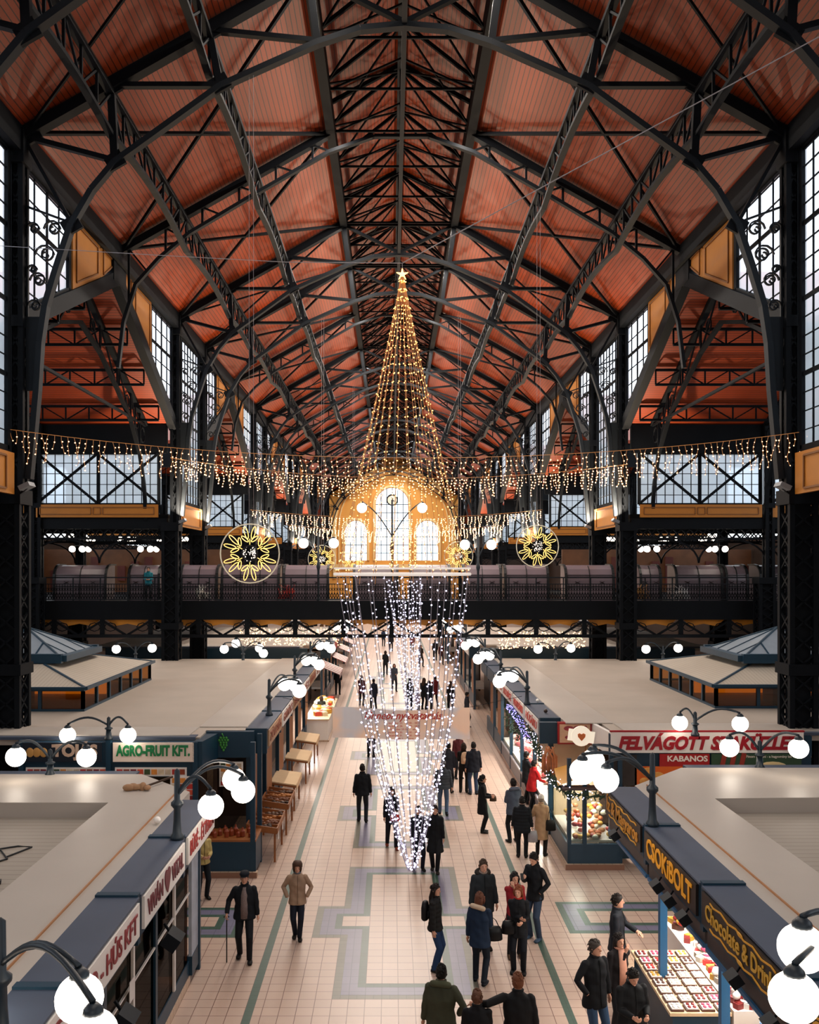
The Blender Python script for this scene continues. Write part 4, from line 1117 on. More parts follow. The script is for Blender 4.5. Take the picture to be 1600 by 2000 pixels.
for i in range(6):
    y0 = 25.9 + 2.8 * i
    aisle_stall(1, y0, y0 + 2.8, ['HÚSÁRU', 'HENTESÁRU', 'KOLBÁSZ', 'SZALÁMI', '', ''][i], '#c4483c', white if i < 4 else teal, lab_r[i], 'meat' if i < 4 else 'wood', shear=.2)
    if i < 4:
        for q in (.9, 1.9):
            pass
        goods(40, 4.9, 5.5, y0 + .1, y0 + 2.7, lambda x, y: .8, ['#c96a70', '#d9a8a0', '#e5d3cc', '#b04a4a', '#e8ded8'], .24, 'meat_cut', 'pink or pale cut of meat in the long glass counter on the right', 'meat', 'cuts of meat in the right counter', blob=True)
strip_lamp(1, 26.2, 37.0, 2.6, 5.3, 260, 'long strip lamp over the right meat counter')
# string of sausages on rails behind the meat counter
for i in range(4):
    t = empty('hanging_sausages', (6.0, 27.0 + 2.8 * i, 2.5), '%s rail of hanging sausages behind the right meat counter' % ORD[i], 'sausages')
    MB().bar((0, -1.1, 0), (0, 1.1, 0), .03, .03).build('rail', steel, t)
    b = MB()
    for j in range(16): b.tube([(0, -1 + j * .135, 0), (0, -1 + j * .135, -random.uniform(.35, .6))], .035, 6)
    b.build('sausages', MATS['orange_sausage'], t)['kind'] = 'stuff'
# bright displays on the far left and the red striped awnings
goods(50, -3.7, -2.9, 40.5, 46.5, lambda x, y: 1.0, ['#f0ece4', '#d9a441', '#c8452f', '#e8d9b0'], .3, 'fruit_tray', 'small bright tray of fruit on the white lit display at the far left', 'tray', 'fruit trays on the white lit display')
counter('display_counter', -3.9, -2.8, 40.3, 46.8, 1.0, 'white lit fruit display at the far left of the aisle', white)
strip_lamp(-1, 40.5, 46.5, 2.6, -3.9, 150, 'strip lamp above the bright fruit display')
for i in range(6):
    y = 47.5 + i * 6.0
    t = empty('striped_awning', (-3.2, y, 2.3), '%s small red and white awning over the far left stalls' % ORD[i], 'awning', 'red and white awnings on the far left')
    b = MB()
    for k in range(10):
        u = -1.5 + k * .3
        b.add([(-.5, u, .45), (.55, u, 0), (.55, u + .3, 0), (-.5, u + .3, .45)], [(0, 1, 2, 3)], k % 2)
        b.add([(.55, u, 0), (.55, u, -.2), (.55, u + .3, -.2), (.55, u + .3, 0)], [(0, 1, 2, 3)], k % 2)
    b.build('cloth', [mat('awning_red', '#8c1a14', .7), white], t)
for s in (-1, 1):
    for bi, (y0, y1) in enumerate(((49.5, 65.2), (72.8, 89.2))):
        n = 5
        for i in range(n):
            a, c = y0 + (y1 - y0) * i / n, y0 + (y1 - y0) * (i + 1) / n
            aisle_stall(s, a, c, '', '#000000', [white, redb, teal, ochre, white][i], '%s stall of the %s block beyond the gallery on the %s' % (ORD[i], ['first', 'second'][bi], SN[s]), 'meat' if i % 2 else 'wood')
    t = front_stall(*((-15.5, -4.6) if s < 0 else (5.4, 16.5)), 49.0, 'row of lit shop fronts just beyond the gallery bridge on the %s' % SN[s])
    MB().ab((-15.4 if s < 0 else 5.5, 50.25, 1.0), (-4.7 if s < 0 else 16.4, 50.29, 2.5)).build('glow_sheet', mat('glowing_shop_wall', '#c9894a', .5, emit='#ffb060', es=.5, var=.5, scale=1.5), t)  # glowing sheet stands in for the lamplit insides of the shops
# warm fairy lights along the shop fronts beyond the bridge
def fairy(x0, x1, y, z0, z1, n, lab):
    t = empty('fairy_light_curtain', (0, 0, 0), lab, 'string lights')
    b = MB()
    for i in range(n): b.octa((random.uniform(x0, x1), y + random.uniform(-.2, .2), random.uniform(z0, z1)), .035)
    b.build('bulbs', warm_b, t)['kind'] = 'stuff'
    MB().bar((x0, y, z1), (x1, y, z1), .02, .02).build('wire', steel, t)
fairy(5.6, 10.2, 47.5, 3.5, 4.4, 330, 'warm fairy lights hanging beyond the bridge on the right')
fairy(-8.0, -2.6, 47.5, 3.7, 4.6, 330, 'warm fairy lights hanging beyond the bridge on the left')
# ================================================================== GLAZED KIOSKS ON THE STALL ROOFS
kg = glassy('kiosk_glass', '#d9b078', .06, .05); sheet = stripes('pale_kiosk_roof', '#b5aa9a', '#a19687', 0, .12, .02, .55, 0)
skyg = mat('skylight_glass', '#8d99a3', .3, var=.12)
for s, lab in ((-1, 'glazed roof kiosk with a small pyramid skylight, left'), (1, 'glazed roof kiosk with a small pyramid skylight, right')):
    t = empty('roof_kiosk', (CX, 0, 0), lab, 'kiosk')
    xi, xo = s * 9.7, s * 17.5; y0, y1 = 27.3 + (.6 if s > 0 else 0), 34.8; z0, z1, z2 = ZT, 4.15, 4.65
    def rc(a, c): return sorted((a, c))
    b = MB()
    for k in range(7):
        y = y0 + (y1 - y0) * k / 6; b.ab((xi - .05, y - .05, z0), (xi + .05, y + .05, z1))
    for k in range(7):
        x = xi + (xo - xi) * k / 6
        b.ab((x - .05, y0 - .05, z0), (x + .05, y0 + .05, z1)); b.ab((x - .05, y1 - .05, z0), (x + .05, y1 + .05, z1))
    a = rc(xi, xo)
    for y in (y0, y1): b.ab((a[0] - .06, y - .06, z1 - .1), (a[1] + .06, y + .06, z1)); b.ab((a[0] - .06, y - .06, z0), (a[1] + .06, y + .06, z0 + .07))
    b.ab((xi - .06, y0, z1 - .1), (xi + .06, y1, z1)); b.ab((xi - .06, y0, z0), (xi + .06, y1, z0 + .07))
    b.build('frame', teal, t)
    MB().ab((xi - .01, y0, z0), (xi + .01, y1, z1)).ab((a[0], y0 - .01, z0), (a[1], y0 + .01, z1)).build('glazing', kg, t)
    MB().ab((a[0] + .5, (y0 + y1) / 2, z0), (a[1] - .5, (y0 + y1) / 2 + .1, z1 - .1)).build('inner_wall', mat('yellow_glow_wall', '#c9a64a', .6, emit='#d9a83a', es=.55), t)  # wall given emission to stand in for the yellow glow inside the kiosk
    MB().ab((xi + s * 2.6 - .5, y0 + .8, z0), (xi + s * 2.6 + .5, y0 + 1.6, z0 + .5)).build('cabinet', brown_in, t)
    i_ = 1.9; e = .15
    A = [(xi - s * e, y0 - e, z1), (xo, y0 - e, z1), (xo, y1 + e, z1), (xi - s * e, y1 + e, z1)]
    B_ = [(xi + s * i_, y0 + i_, z2), (xo, y0 + i_, z2), (xo, y1 - i_, z2), (xi + s * i_, y1 - i_, z2)]
    fix_normals(MB().add(A + B_, [(0, 1, 5, 4), (3, 2, 6, 7), (0, 3, 7, 4), (4, 5, 6, 7), (0, 1, 2, 3), (1, 2, 6, 5)]).build('hipped_roof', sheet, t))
    h = MB(); h.bar(A[0], B_[0], .08, .06); h.bar(A[3], B_[3], .08, .06)
    for p, q in ((A[0], A[1]), (A[0], A[3]), (A[3], A[2])): h.bar(p, q, .1, .08)
    h.build('roof_edge', teal, t)
    ap = (s * 13.0, 31.2, 5.72); q_ = [(s * 11.1, 29.4, 4.82), (s * 14.9, 29.4, 4.82), (s * 14.9, 33.0, 4.82), (s * 11.1, 33.0, 4.82)]
    sk = fix_normals(MB().add(q_ + [ap], [(0, 1, 4), (1, 2, 4), (2, 3, 4), (3, 0, 4)]).build('skylight', skyg, t))
    h = MB()
    for i in range(4):
        p, r_ = q_[i], q_[(i + 1) % 4]; h.bar(p, r_, .2, .3); h.bar(p, ap, .07, .07)
        for u in (.25, .5, .75):
            m_ = tuple(p[j] + (r_[j] - p[j]) * u for j in range(3)); w = 1 - abs(u - .5) * 2
            tp = tuple(ap[j] + (( p if u < .5 else r_)[j] - ap[j]) * (1 - w) for j in range(3)); h.bar(m_, tp, .05, .05)
    h.build('skylight_frame', teal, sk)
# small things on the roofs
pts = [P(0, 1640, 13.8)]; zc = ZT - .265
cab = [(-7.5, 14.5), (-6.9, 14.6), (-6.4, 14.75), (-6.1, 14.3), (-6.35, 13.9), (-6.5, 13.55), (-6.1, 13.3), (-5.85, 13.2)]
t = empty('cable', (0, 0, 0), 'thin black cable lying loose on the sunken left roof deck', 'cable')
MB().tube([(x, y, zc) for x, y in cab], .014, 6).tube([(-6.6, 14.7, zc), (-6.2, 14.95, zc), (-5.95, 14.9, zc), (-6.15, 14.4, zc)], .014, 6).build('lead', black, t)
MB().box((-5.8, 13.18, zc + .02), (.16, .1, .05), rz=.3).build('plug', black, t)
t = empty('cloth_bundle', (-4.95, 17.6, ZT), 'crumpled beige cloth bundle with a stick on the near left roof corner', 'cloth')
b = MB()
for i in range(7): b.ball((random.uniform(-.2, .2), random.uniform(-.1, .1), .06), (random.uniform(.07, .14), .08, random.uniform(.05, .1)), 10, 7)
b.build('cloth', mat('tan_cloth', '#a07a58', .8, var=.35, scale=9), t, True)
MB().bar((.1, .1, .05), (.45, .9, .06), .035, .035).build('stick', brown_in, t)
for (x, y, lb) in ((-3.98, 15.3, 'small round white knob on the near left roof edge by the lamp post'), (4.6, 26.9, 'small round brown ball on the second right roof edge'), (4.7, 29.0, 'small white ball on the second right roof edge by the lamp post')):
    o = MB().ball((0, 0, .05), .06, 12, 8).build('round_knob', white if 'white' in lb else brown_in, None, True); o.location = (x, y, ZT + .02); tag(o, lb, 'knob')
# ================================================================== GLOBE LAMPS
lampiron = mat('lamp_iron', '#16242e', .45, var=.15)
def lamp(x, y, z0, h, globes, lab, group, r=.2):
    """post at (x, y) from z0, height h; globes given as world points"""
    t = empty('globe_lamp', (x, y, z0), lab, 'lamp', group)
    b = MB().lathe([(.11, 0), (.11, .05), (.075, .1), (.06, .3), (.055, h * .45), (.1, h * .5), (.1, h * .54), (.05, h * .58), (.045, h), (.0, h + .04)], (0, 0, 0), 12)
    b.build('post', lampiron, t, True)
    for g in globes:
        v = Vector(g) - Vector((x, y, z0))
        a0 = Vector((0, 0, h * .62)); top = max(h, v.z + .42)
        pts = []
        for i in range(11):
            u = i / 10; q = a0.lerp(Vector((v.x, v.y, v.z + r + .05)), u)
            base = a0.z + (v.z + r + .05 - a0.z) * u
            q.z = base + (top - max(a0.z, v.z + r)) * math.sin(math.pi * min(1, u)) * .9 + .02
            pts.append(q)
        ar = MB().tube(pts, .028, 6).build('arm', lampiron, t, True)
        MB().lathe([(.04, .07), (.08, .03), (.09, -.03)], (v.x, v.y, v.z + r - .01), 12).build('globe_cap', lampiron, ar, True)
        MB().ball(v, r, 24, 16).build('globe', globe, t, True)
    return t
GA, GB = 'triple globe lamps along the aisle', 'double globe lamps on the stall roofs'
lamp(-3.6, 8.3, ZT, 1.1, [P(155, 1950, 7.65), P(182, 2022, 7.3), P(-60, 1945, 8.6)], 'foreground globe lamp cut by the lower left corner of the picture', GA)
lamp(-3.44, 14.45, ZT, 1.1, [P(412, 1575, 14.1), P(475, 1545, 15.2), P(457, 1522, 15.9)], 'triple globe lamp on the near left roof edge beside the heart sign', GA)
lamp(4.45, 8.4, ZT, 1.15, [P(1567, 1852, 7.65), P(1552, 1948, 7.25)], 'foreground globe lamp at the lower right edge of the picture', GA)
lamp(4.40, 15.2, ZT, 1.2, [P(1138, 1507, 14.1), P(1184, 1523, 14.2), P(1158, 1487, 15.2)], 'triple globe lamp on the near right roof edge above the orange lettered sign', GA)
def aisle_lamp(s, y, lab):
    x = CX + s * 3.95
    lamp(x, y, ZT, 1.05, [(x - s * .95, y - .6, 4.25), (x - s * .75, y + .25, 4.3), (x - s * .35, y + .85, 4.25)], lab, GA)
for i, y in enumerate((26.5, 33.5, 40.0, 52.0, 59.0, 74.0, 84.0)): aisle_lamp(-1, y, 'triple globe lamp along the left of the aisle, %s beyond the fruit stall' % ORD[i])
for i, y in enumerate((28.6, 35.5, 41.5, 52.0, 59.0, 74.0, 84.0)): aisle_lamp(1, y, 'triple globe lamp along the right of the aisle, %s beyond the long red lettered sign' % ORD[i])
lamp(-7.16, 22.8, ZT, .55, [P(132, 1436, 22.8), P(250, 1436, 22.5)], 'double globe lamp between the egg sign and the green lettered sign', GB)
lamp(-7.2, 19.0, ZT - .05, .55, [P(31, 1478, 18.3), P(169, 1479, 18.8)], 'double globe lamp on the back edge of the near left roof', GB)
lamp(7.85, 23.3, ZT, .6, [P(1328, 1412, 23.3), P(1446, 1414, 22.6)], 'double globe lamp above the long red lettered sign', GB)
lamp(8.05, 19.7, ZT - .05, .6, [P(1425, 1460, 19.4), P(1560, 1462, 18.5)], 'double globe lamp on the back edge of the near right roof', GB)
for (px, y, lab) in ((475, 42.3, 'double globe lamp at the rear edge of the left roof, before the fairy lights'), (265, 42.35, 'double globe lamp in the left cross aisle, between the inner and outer columns'), (1085, 42.3, 'double globe lamp at the rear edge of the right roof by the fairy lights'), (1295, 42.35, 'double globe lamp in the right cross aisle beside the inner column')):
    x = (px - VX) * y / F; zz = H - (1267 - VY) * y / F
    lamp(x, y, ZT - .1, .75, [(x - .85, y - .2, zz), (x + .75, y + .1, zz + .02)] + ([(x + .1 - .55, y + .6, zz + .2), (x + 1.05, y - .7, zz - .15)] if px == 475 else []), lab, GB)
# globes on the bridge railing
for (px, gs, lab) in ((766, [(707, 992), (825, 992)], 'tall double globe lamp in the middle of the gallery bridge'), (622, [(593, 1061), (652, 1061)], 'double globe lamp on the bridge railing left of the light cone'),
                      (934, [(908, 1064), (960, 1064)], 'double globe lamp on the bridge railing right of the light cone')):
    d = 43.6; x = (px - VX) * d / F; top = H - (gs[0][1] - VY) * d / F
    lamp(x, d, 6.15, top - 6.15 + .5, [P(a, c, d) for a, c in gs], lab, 'globe lamps on the gallery bridge', .24)
# chandeliers of small globes in the side galleries
ci = 0
for s in (-1, 1):
    for (o_, y, z) in ((13.0, 50.5, 9.3), (15.2, 50.5, 9.35), (18.3, 51.5, 9.6), (20.0, 58.0, 9.6), (14.0, 58.0, 9.6), (12.4, 44.5, 8.7), (15.8, 44.6, 8.7)):
        t = empty('chandelier', (CX + s * o_, y, z), '%s chandelier with clustered globes in the side gallery on the %s' % (ORD[ci % 7], SN[s]), 'chandelier', 'chandeliers in the side galleries'); ci += 1
        MB().bar((0, 0, .1), (0, 0, (10.15 if y < 48 else gab(y, 57.25) + .05) - z), .04, .04).build('rod', steel, t)
        for k in range(5):
            a = 2 * math.pi * k / 5 + .3
            MB().ball((.42 * math.cos(a), .42 * math.sin(a), 0), .15, 12, 8).build('globe', globe, t, True)
        b = MB()
        for k in range(5):
            a = 2 * math.pi * k / 5 + .3; b.bar((0, 0, .2), (.42 * math.cos(a), .42 * math.sin(a), .14), .025, .025)
        b.build('arms', steel, t)
# side galleries floors and shops behind them
for s in (-1, 1):
    a = sorted((CX + s * 10.9, CX + s * 24))
    struct('floor_gallery', MB().ab((a[0], 47.8, 5.9), (a[1], 66, 6.15)), steel, 'side gallery floor on the %s' % SN[s])
    t = empty('gallery_shop', (0, 0, 0), 'row of dim lit shops deep in the side gallery on the %s' % SN[s], 'shop')
    MB().ab((a[0] + .2, 60.5, 6.15), (a[1] - .2, 60.7, 9.0)).build('shop_wall', mat('dim_shop_wall', '#4a2f1c', .7, emit='#a8602a', es=.03, var=.8, scale=1.2), t)  # weak emission in the wall stands in for light inside the shops
    b = MB()
    for i in range(14):
        u = a[0] + .8 + i * .9; b.ab((u, 60.3, 6.3 + (i % 3) * .3), (u + .5, 60.5, 7.6 + (i % 4) * .3))
    b.build('hanging_goods', mat('hanging_goods', '#4a1a14', .7, var=.7, scale=1.5), t)['kind'] = 'stuff'

# ================================================================== HANGING LIGHT SCULPTURE
wire = mat('pale_wire', '#8f8a90', .5, var=0); gold_w = mat('gold_wire', '#b08050', .5, var=0, emit='#ff9c4a', es=.12)
warm2 = mat('gold_bulb', '#fff0d0', .3, emit='#ffab55', es=3.6, var=0)
white2 = mat('white_bulb', '#ffffff', .3, emit='#dcd8ff', es=3.2, var=0)
LX, LY = .19, 16.0
t = empty('light_sculpture', (LX, LY, 0), 'tall hanging cone of golden light strings above an inverted cone of white ones', 'light sculpture')
ZA, ZR = 12.95, 7.68
def ringp(r, z, n=40, dx=0): return [(dx + r * math.cos(2 * math.pi * i / n), r * math.sin(2 * math.pi * i / n), z) for i in range(n + 1)]
MB().tube(ringp(1.2, ZR), .028, 6).tube(ringp(1.2, ZR + .1), .018, 6).build('ring', mat('white_ring', '#c9c4c4', .5, emit='#fff0e0', es=.35), t, True)
st = MB()
for k in range(5):
    a = math.pi / 2 + 2 * math.pi * k / 5; st.tube([(0, 0, ZA + .05), (.11 * math.cos(a), 0, ZA + .05 + .11 * math.sin(a))], [.03, .006], 6)
st.build('star', warm2, t)
MB().bar((0, 0, ZA), (0, 0, ZA + .25), .012, .012).build('hook', wire, t)
NS = 22
for i in range(NS):
    a = 2 * math.pi * i / NS; off = random.uniform(-.03, .03)
    pts = []
    for j in range(15):
        u = j / 14; r_ = .03 + 1.15 * (u ** 1.08) * (1 + off); pts.append((r_ * math.cos(a), r_ * math.sin(a), ZA + (ZR - ZA) * u - (0.14 * (.5 + random.random()) if j == 14 else 0)))
    w = MB().tube(pts, .0045, 4).build('golden_string', gold_w, t)
    b = MB(); n = 34
    for j in range(n):
        u = (j + .5) / n; r_ = .03 + 1.15 * (u ** 1.08) * (1 + off)
        b.octa((r_ * math.cos(a) + random.uniform(-.02, .02), r_ * math.sin(a) + random.uniform(-.02, .02), ZA + (ZR - ZA) * u + random.uniform(-.015, .015)), .0105 + .005 * random.random())
    b.build('bulbs', warm2, w)['kind'] = 'stuff'
prof = [(0, 1.17), (.1, 1.1), (.3, .93), (.48, .80), (.65, .60), (.80, .38), (.9, .24), (1.0, .07)]
def pr(u):
    for (a, ra), (c, rc_) in zip(prof[:-1], prof[1:]):
        if a <= u <= c: return ra + (rc_ - ra) * (u - a) / (c - a)
    return prof[-1][1]
ZB = 2.42
for i in range(22):
    a = 2 * math.pi * (i + .5) / 22; sc_ = random.uniform(.9, 1.05); ub = 1.0 if i % 3 else random.uniform(.8, .95)
    f = lambda u: (.17 * u + pr(u) * sc_ * math.cos(a), pr(u) * sc_ * math.sin(a), ZR + (ZB - ZR) * u)
    w = MB().tube([f(ub * j / 14) for j in range(15)], .006, 4).build('white_string', wire, t)
    b = MB(); n = 42
    for j in range(n):
        u = ub * ((j + random.random() * .7) / n) ** .8; p = f(min(1, u)); b.octa((p[0] + random.uniform(-.035, .035), p[1] + random.uniform(-.035, .035), p[2]), .0115 + .007 * random.random() + .005 * u)
    b.build('bulbs', white2, w)['kind'] = 'stuff'
for i in range(14):     # dense inner curtain
    a = 2 * math.pi * i / 14; r0 = random.uniform(.15, .37)
    f = lambda u: (.05 + .12 * u + (r0 * (1 - u) + .1 * u) * math.cos(a), (r0 * (1 - u) + .1 * u) * math.sin(a), ZR - .1 - 2.3 * u)
    w = MB().tube([f(0), f(.5), f(1)], .004, 4).build('inner_string', wire, t)
    b = MB()
    for j in range(30):
        u = (j + random.random()) / 30; p = f(u); b.octa((p[0] + random.uniform(-.02, .02), p[1], p[2]), .0125)
    b.build('bulbs', white2, w)['kind'] = 'stuff'
for i in range(12):
    a = 2 * math.pi * i / 12; f = lambda u: (.02 + .24 * math.cos(a), .24 * math.sin(a), ZR + .1 + .55 * u)
    w = MB().tube([f(0), f(1)], .004, 4).build('inner_golden_string', gold_w, t)
    b = MB()
    for j in range(9): p = f((j + random.random()) / 9); b.octa(p, .013)
    b.build('bulbs', warm2, w)['kind'] = 'stuff'
t = empty('suspension_cable', (0, 0, 0), 'thin pale cable rising from the light cone tip to the upper right', 'cable')
A_ = (LX, LY, ZA + .25)
MB().tube([A_, P(1600, 72, 14.0)], .009, 5).build('cable', wire, t)
t = empty('suspension_cable', (0, 0, 0), 'thin pale cable from the light cone tip out to the left', 'cable')
MB().tube([A_, P(560, 512, 17.0), P(300, 498, 18.0), (-9.6, 22.0, H + (VY - 480) * 22 / F)], .007, 5).build('cable', wire, t)

# ================================================================== ICICLE LIGHT GARLANDS
def icicles(p0, p1, sag, n, drop, lab, y, br):
    t = empty('icicle_lights', (0, y, 0), lab, 'string lights')
    f = lambda u: (p0[0] + (p1[0] - p0[0]) * u, 0, p0[1] + (p1[1] - p0[1]) * u - sag * 4 * u * (1 - u))
    MB().tube([f(i / 40) for i in range(41)], .007, 4).build('wire', gold_w, t)
    w, b = MB(), MB()
    for i in range(n):
        u = (i + .5) / n; p = f(u); L = drop * (.35 + .65 * abs(math.sin(i * 2.4 + math.sin(i * .7)))); k = max(2, int(L / .12)); q = Vector(p)
        for j in range(k):
            nx = q + Vector((random.uniform(-.05, .05), random.uniform(-.03, .03), -L / k)); w.bar(q, nx, .008, .008); q = nx
            b.octa((q.x + random.uniform(-.03, .03), q.y, q.z), br * random.uniform(.75, 1.2))
    w.build('drops', gold_w, t)['kind'] = 'stuff'
    b.build('bulbs', warm_b, t)['kind'] = 'stuff'
icicles((-10.3, 11.5), (11.2, 11.45), .75, 125, .85, 'icicle light garland strung between the nearest columns', 24.1, .019)
icicles((-10.3, 12.9), (11.0, 12.6), .8, 110, 1.0, 'second icicle light garland, strung between the paired columns behind the first', 41.95, .031)
icicles((-10.3, 12.0), (11.0, 12.0), .6, 80, 1.2, 'third icicle light garland, far behind the second', 65.75, .045)
icicles((-10.3, 12.0), (11.0, 12.0), .6, 70, 1.2, 'fourth icicle light garland, near the end wall', 89.55, .06)
# ================================================================== SNOWFLAKES
neon = mat('neon_gold', '#ffe9b0', .3, emit='#ffc05a', es=1.5, var=0)
def snowflake(px, py, d, r_, lab):
    c = P(px, py, d)
    t = empty('snowflake_light', c, lab, 'snowflake light', 'hanging snowflake lights')
    MB().tube([(r_ * math.cos(a), 0, r_ * math.sin(a)) for a in [2 * math.pi * i / 40 for i in range(41)]], .018, 5).build('rim', mat('snowflake_rim', '#9a9a92', .4, emit='#ffe8c0', es=.25), t, True)
    for k in range(6):
        a = math.pi / 2 + math.pi / 3 * k; u = Vector((math.cos(a), 0, math.sin(a))); v = Vector((-u.z, 0, u.x))
        def loop(o, dr, L, w):
            e = Vector((-dr.z, 0, dr.x))
            return [o + dr * (L * (1 - math.cos(q)) / 2) + e * (w * math.sin(q)) for q in [2 * math.pi * i / 12 for i in range(13)]]
        b = MB(); w = .008 * r_ / .8 + .003
        b.tube([u * r_ * .30, u * r_ * .50], w, 5)
        for q in (-1, 1):
            dr = (u * .96 + v * q * .26).normalized(); o_ = u * r_ * .50 + v * q * r_ * .07
            b.tube(loop(o_, dr, r_ * .43, r_ * .06), w, 5)
            dr = (u * .62 + v * q * .78).normalized(); b.tube(loop(u * r_ * .40 + v * q * r_ * .05, dr, r_ * .3, r_ * .05), w, 5)
        b.build('arm', neon, t, True)
    b = MB()
    for i in range(60):
        a, q = random.uniform(0, 6.28), r_ * .27 * math.sqrt(random.random()); b.octa((q * math.cos(a), random.uniform(-.05, .05), q * math.sin(a)), .014)
    b.build('centre_lights', mat('dim_bulb', '#ffffff', .3, emit='#ffe8d0', es=2.0, var=0), t)['kind'] = 'stuff'
    MB().tube([(r_ * .26 * math.cos(a), 0, r_ * .26 * math.sin(a)) for a in [2 * math.pi * i / 24 for i in range(25)]], .02, 5).build('centre_ring', steel2, t)
    zt = 21.2 - c[2]; MB().bar((-.02, 0, r_), (-.02, 0, zt), .008, .008).bar((.1, 0, r_), (.1, 0, zt), .008, .008).build('wires', wire, t)
snowflake(488, 1081, 24.5, .80, 'largest golden snowflake light, hanging left of the light cone')
snowflake(1050, 1067, 33.45, .78, 'golden snowflake light hanging right of the light cone below the garland')
snowflake(629, 1092, 48.3, .74, 'small golden snowflake light between the largest one and the light cone')
snowflake(896, 1086, 48.3, .76, 'small golden snowflake light partly behind the right of the light cone')
snowflake(690, 1092, 66.2, .85, 'small golden snowflake light seen behind the left of the light cone')

# ================================================================== BANNER
t = empty('banner', (0, 29.0, 0), 'pale peach banner with red script heading hung across the aisle behind the lights', 'banner')
x0, x1, z0, z1 = (650 - VX) * 29 / F, (918 - VX) * 29 / F, H - (1443 - VY) * 29 / F, H - (1381 - VY) * 29 / F
b = MB(); n = 24; vs, fs = [], []
for i in range(n + 1):
    u = i / n; x = x0 + (x1 - x0) * u; sg = .11 * math.sin(math.pi * u) ** 2; w = .05 * math.sin(u * 9)
    vs += [(x, w, z0 - sg * .2 - .06 * u + .04), (x, w, z1 - sg + .02 * math.sin(u * 5))]
for i in range(n): fs.append((2 * i, 2 * i + 2, 2 * i + 3, 2 * i + 1))
b.add(vs, fs)
bm_ = mat('banner_cloth', '#d9b8a2', .7, var=0); bm_.node_tree.nodes['Principled BSDF'].inputs['Transmission Weight'].default_value = 0
nt = bm_.node_tree; tc = nt.nodes.new('ShaderNodeTexCoord'); nz = nt.nodes.new('ShaderNodeTexNoise'); nz.inputs['Scale'].default_value = .9
rp = nt.nodes.new('ShaderNodeValToRGB'); rp.color_ramp.elements[0].position = .42; rp.color_ramp.elements[0].color = hexc('#d3d6de'); rp.color_ramp.elements[1].position = .58; rp.color_ramp.elements[1].color = hexc('#f5d8c2')
nt.links.new(tc.outputs['Object'], nz.inputs['Vector']); nt.links.new(nz.outputs['Fac'], rp.inputs[0]); nt.links.new(rp.outputs[0], nt.nodes['Principled BSDF'].inputs['Base Color'])
nt = bm_.node_tree; pb_ = nt.nodes['Principled BSDF']; tl = nt.nodes.new('ShaderNodeBsdfTranslucent'); mx_ = nt.nodes.new('ShaderNodeMixShader'); mx_.inputs[0].default_value = .45
nt.links.new(rp.outputs[0], tl.inputs[0]); nt.links.new(pb_.outputs[0], mx_.inputs[1]); nt.links.new(tl.outputs[0], mx_.inputs[2]); nt.links.new(mx_.outputs[0], nt.nodes['Material Output'].inputs[0])
cl = b.build('cloth', bm_, t)
rl = mat('script_red', '#c43a2e', .6, var=0)
text('Ünnepi nyitvatartás', .34, rl, (.35, -.09, z1 - .27), (R(90), 0, 0), cl, 'heading', .002, .35, .006, width=2.5)
for i in range(6):
    z = z1 - .5 - i * .1
    text(['december 23.      7:00 - 18:00', 'december 24.      7:00 - 14:00', 'december 25-26.      zárva', 'december 30.      6:00 - 18:00', 'december 31.      7:00 - 14:00', 'január 1.      zárva'][i], .085, rl, (.4, -.09, z), (R(90), 0, 0), cl, 'line_of_text', .002, 0, .001)
MB().bar((x0, 0, z1), (-3.5, 0, z1 + .3), .012, .012).bar((x1, 0, z1), (4.2, 0, z1 + .35), .012, .012).build('cord', steel, t)
# ================================================================== PEOPLE
skin = mat('skin', '#c9967c', .55, var=.08, scale=12); eye_m = mat('eye', '#1a1210', .3, var=0); lip = mat('lips', '#8f4a40', .5, var=0)
def cm(c, r=.75): return mat('cloth_' + c.lstrip('#'), c, r, var=.25, scale=9, spec=.25, bump=.35)
DG = None
def remesh(o, vox, smooth=2):
    m = o.modifiers.new('r', 'REMESH'); m.mode = 'VOXEL'; m.voxel_size = vox; m.use_smooth_shade = True
    if smooth:
        s_ = o.modifiers.new('s', 'SMOOTH'); s_.factor = .5; s_.iterations = smooth
    dg = bpy.context.evaluated_depsgraph_get()
    me = bpy.data.meshes.new_from_object(o.evaluated_get(dg)); old = o.data; mats = list(old.materials)
    o.modifiers.clear(); o.data = me
    me.materials.clear()
    for q in mats: me.materials.append(q)
    bpy.data.meshes.remove(old)
    return o
def ik(a, b, l1, l2, pole):
    a, b = Vector(a), Vector(b); d = b - a; L = min(d.length, (l1 + l2) * .999); dn = d.normalized(); b = a + dn * L
    x = (l1 * l1 - l2 * l2 + L * L) / (2 * L); h = math.sqrt(max(0, l1 * l1 - x * x))
    p = Vector(pole); p = p - dn * p.dot(dn); p = p.normalized() if p.length > 1e-6 else Vector((0, 1, 0))
    return a + dn * x + p * h, b
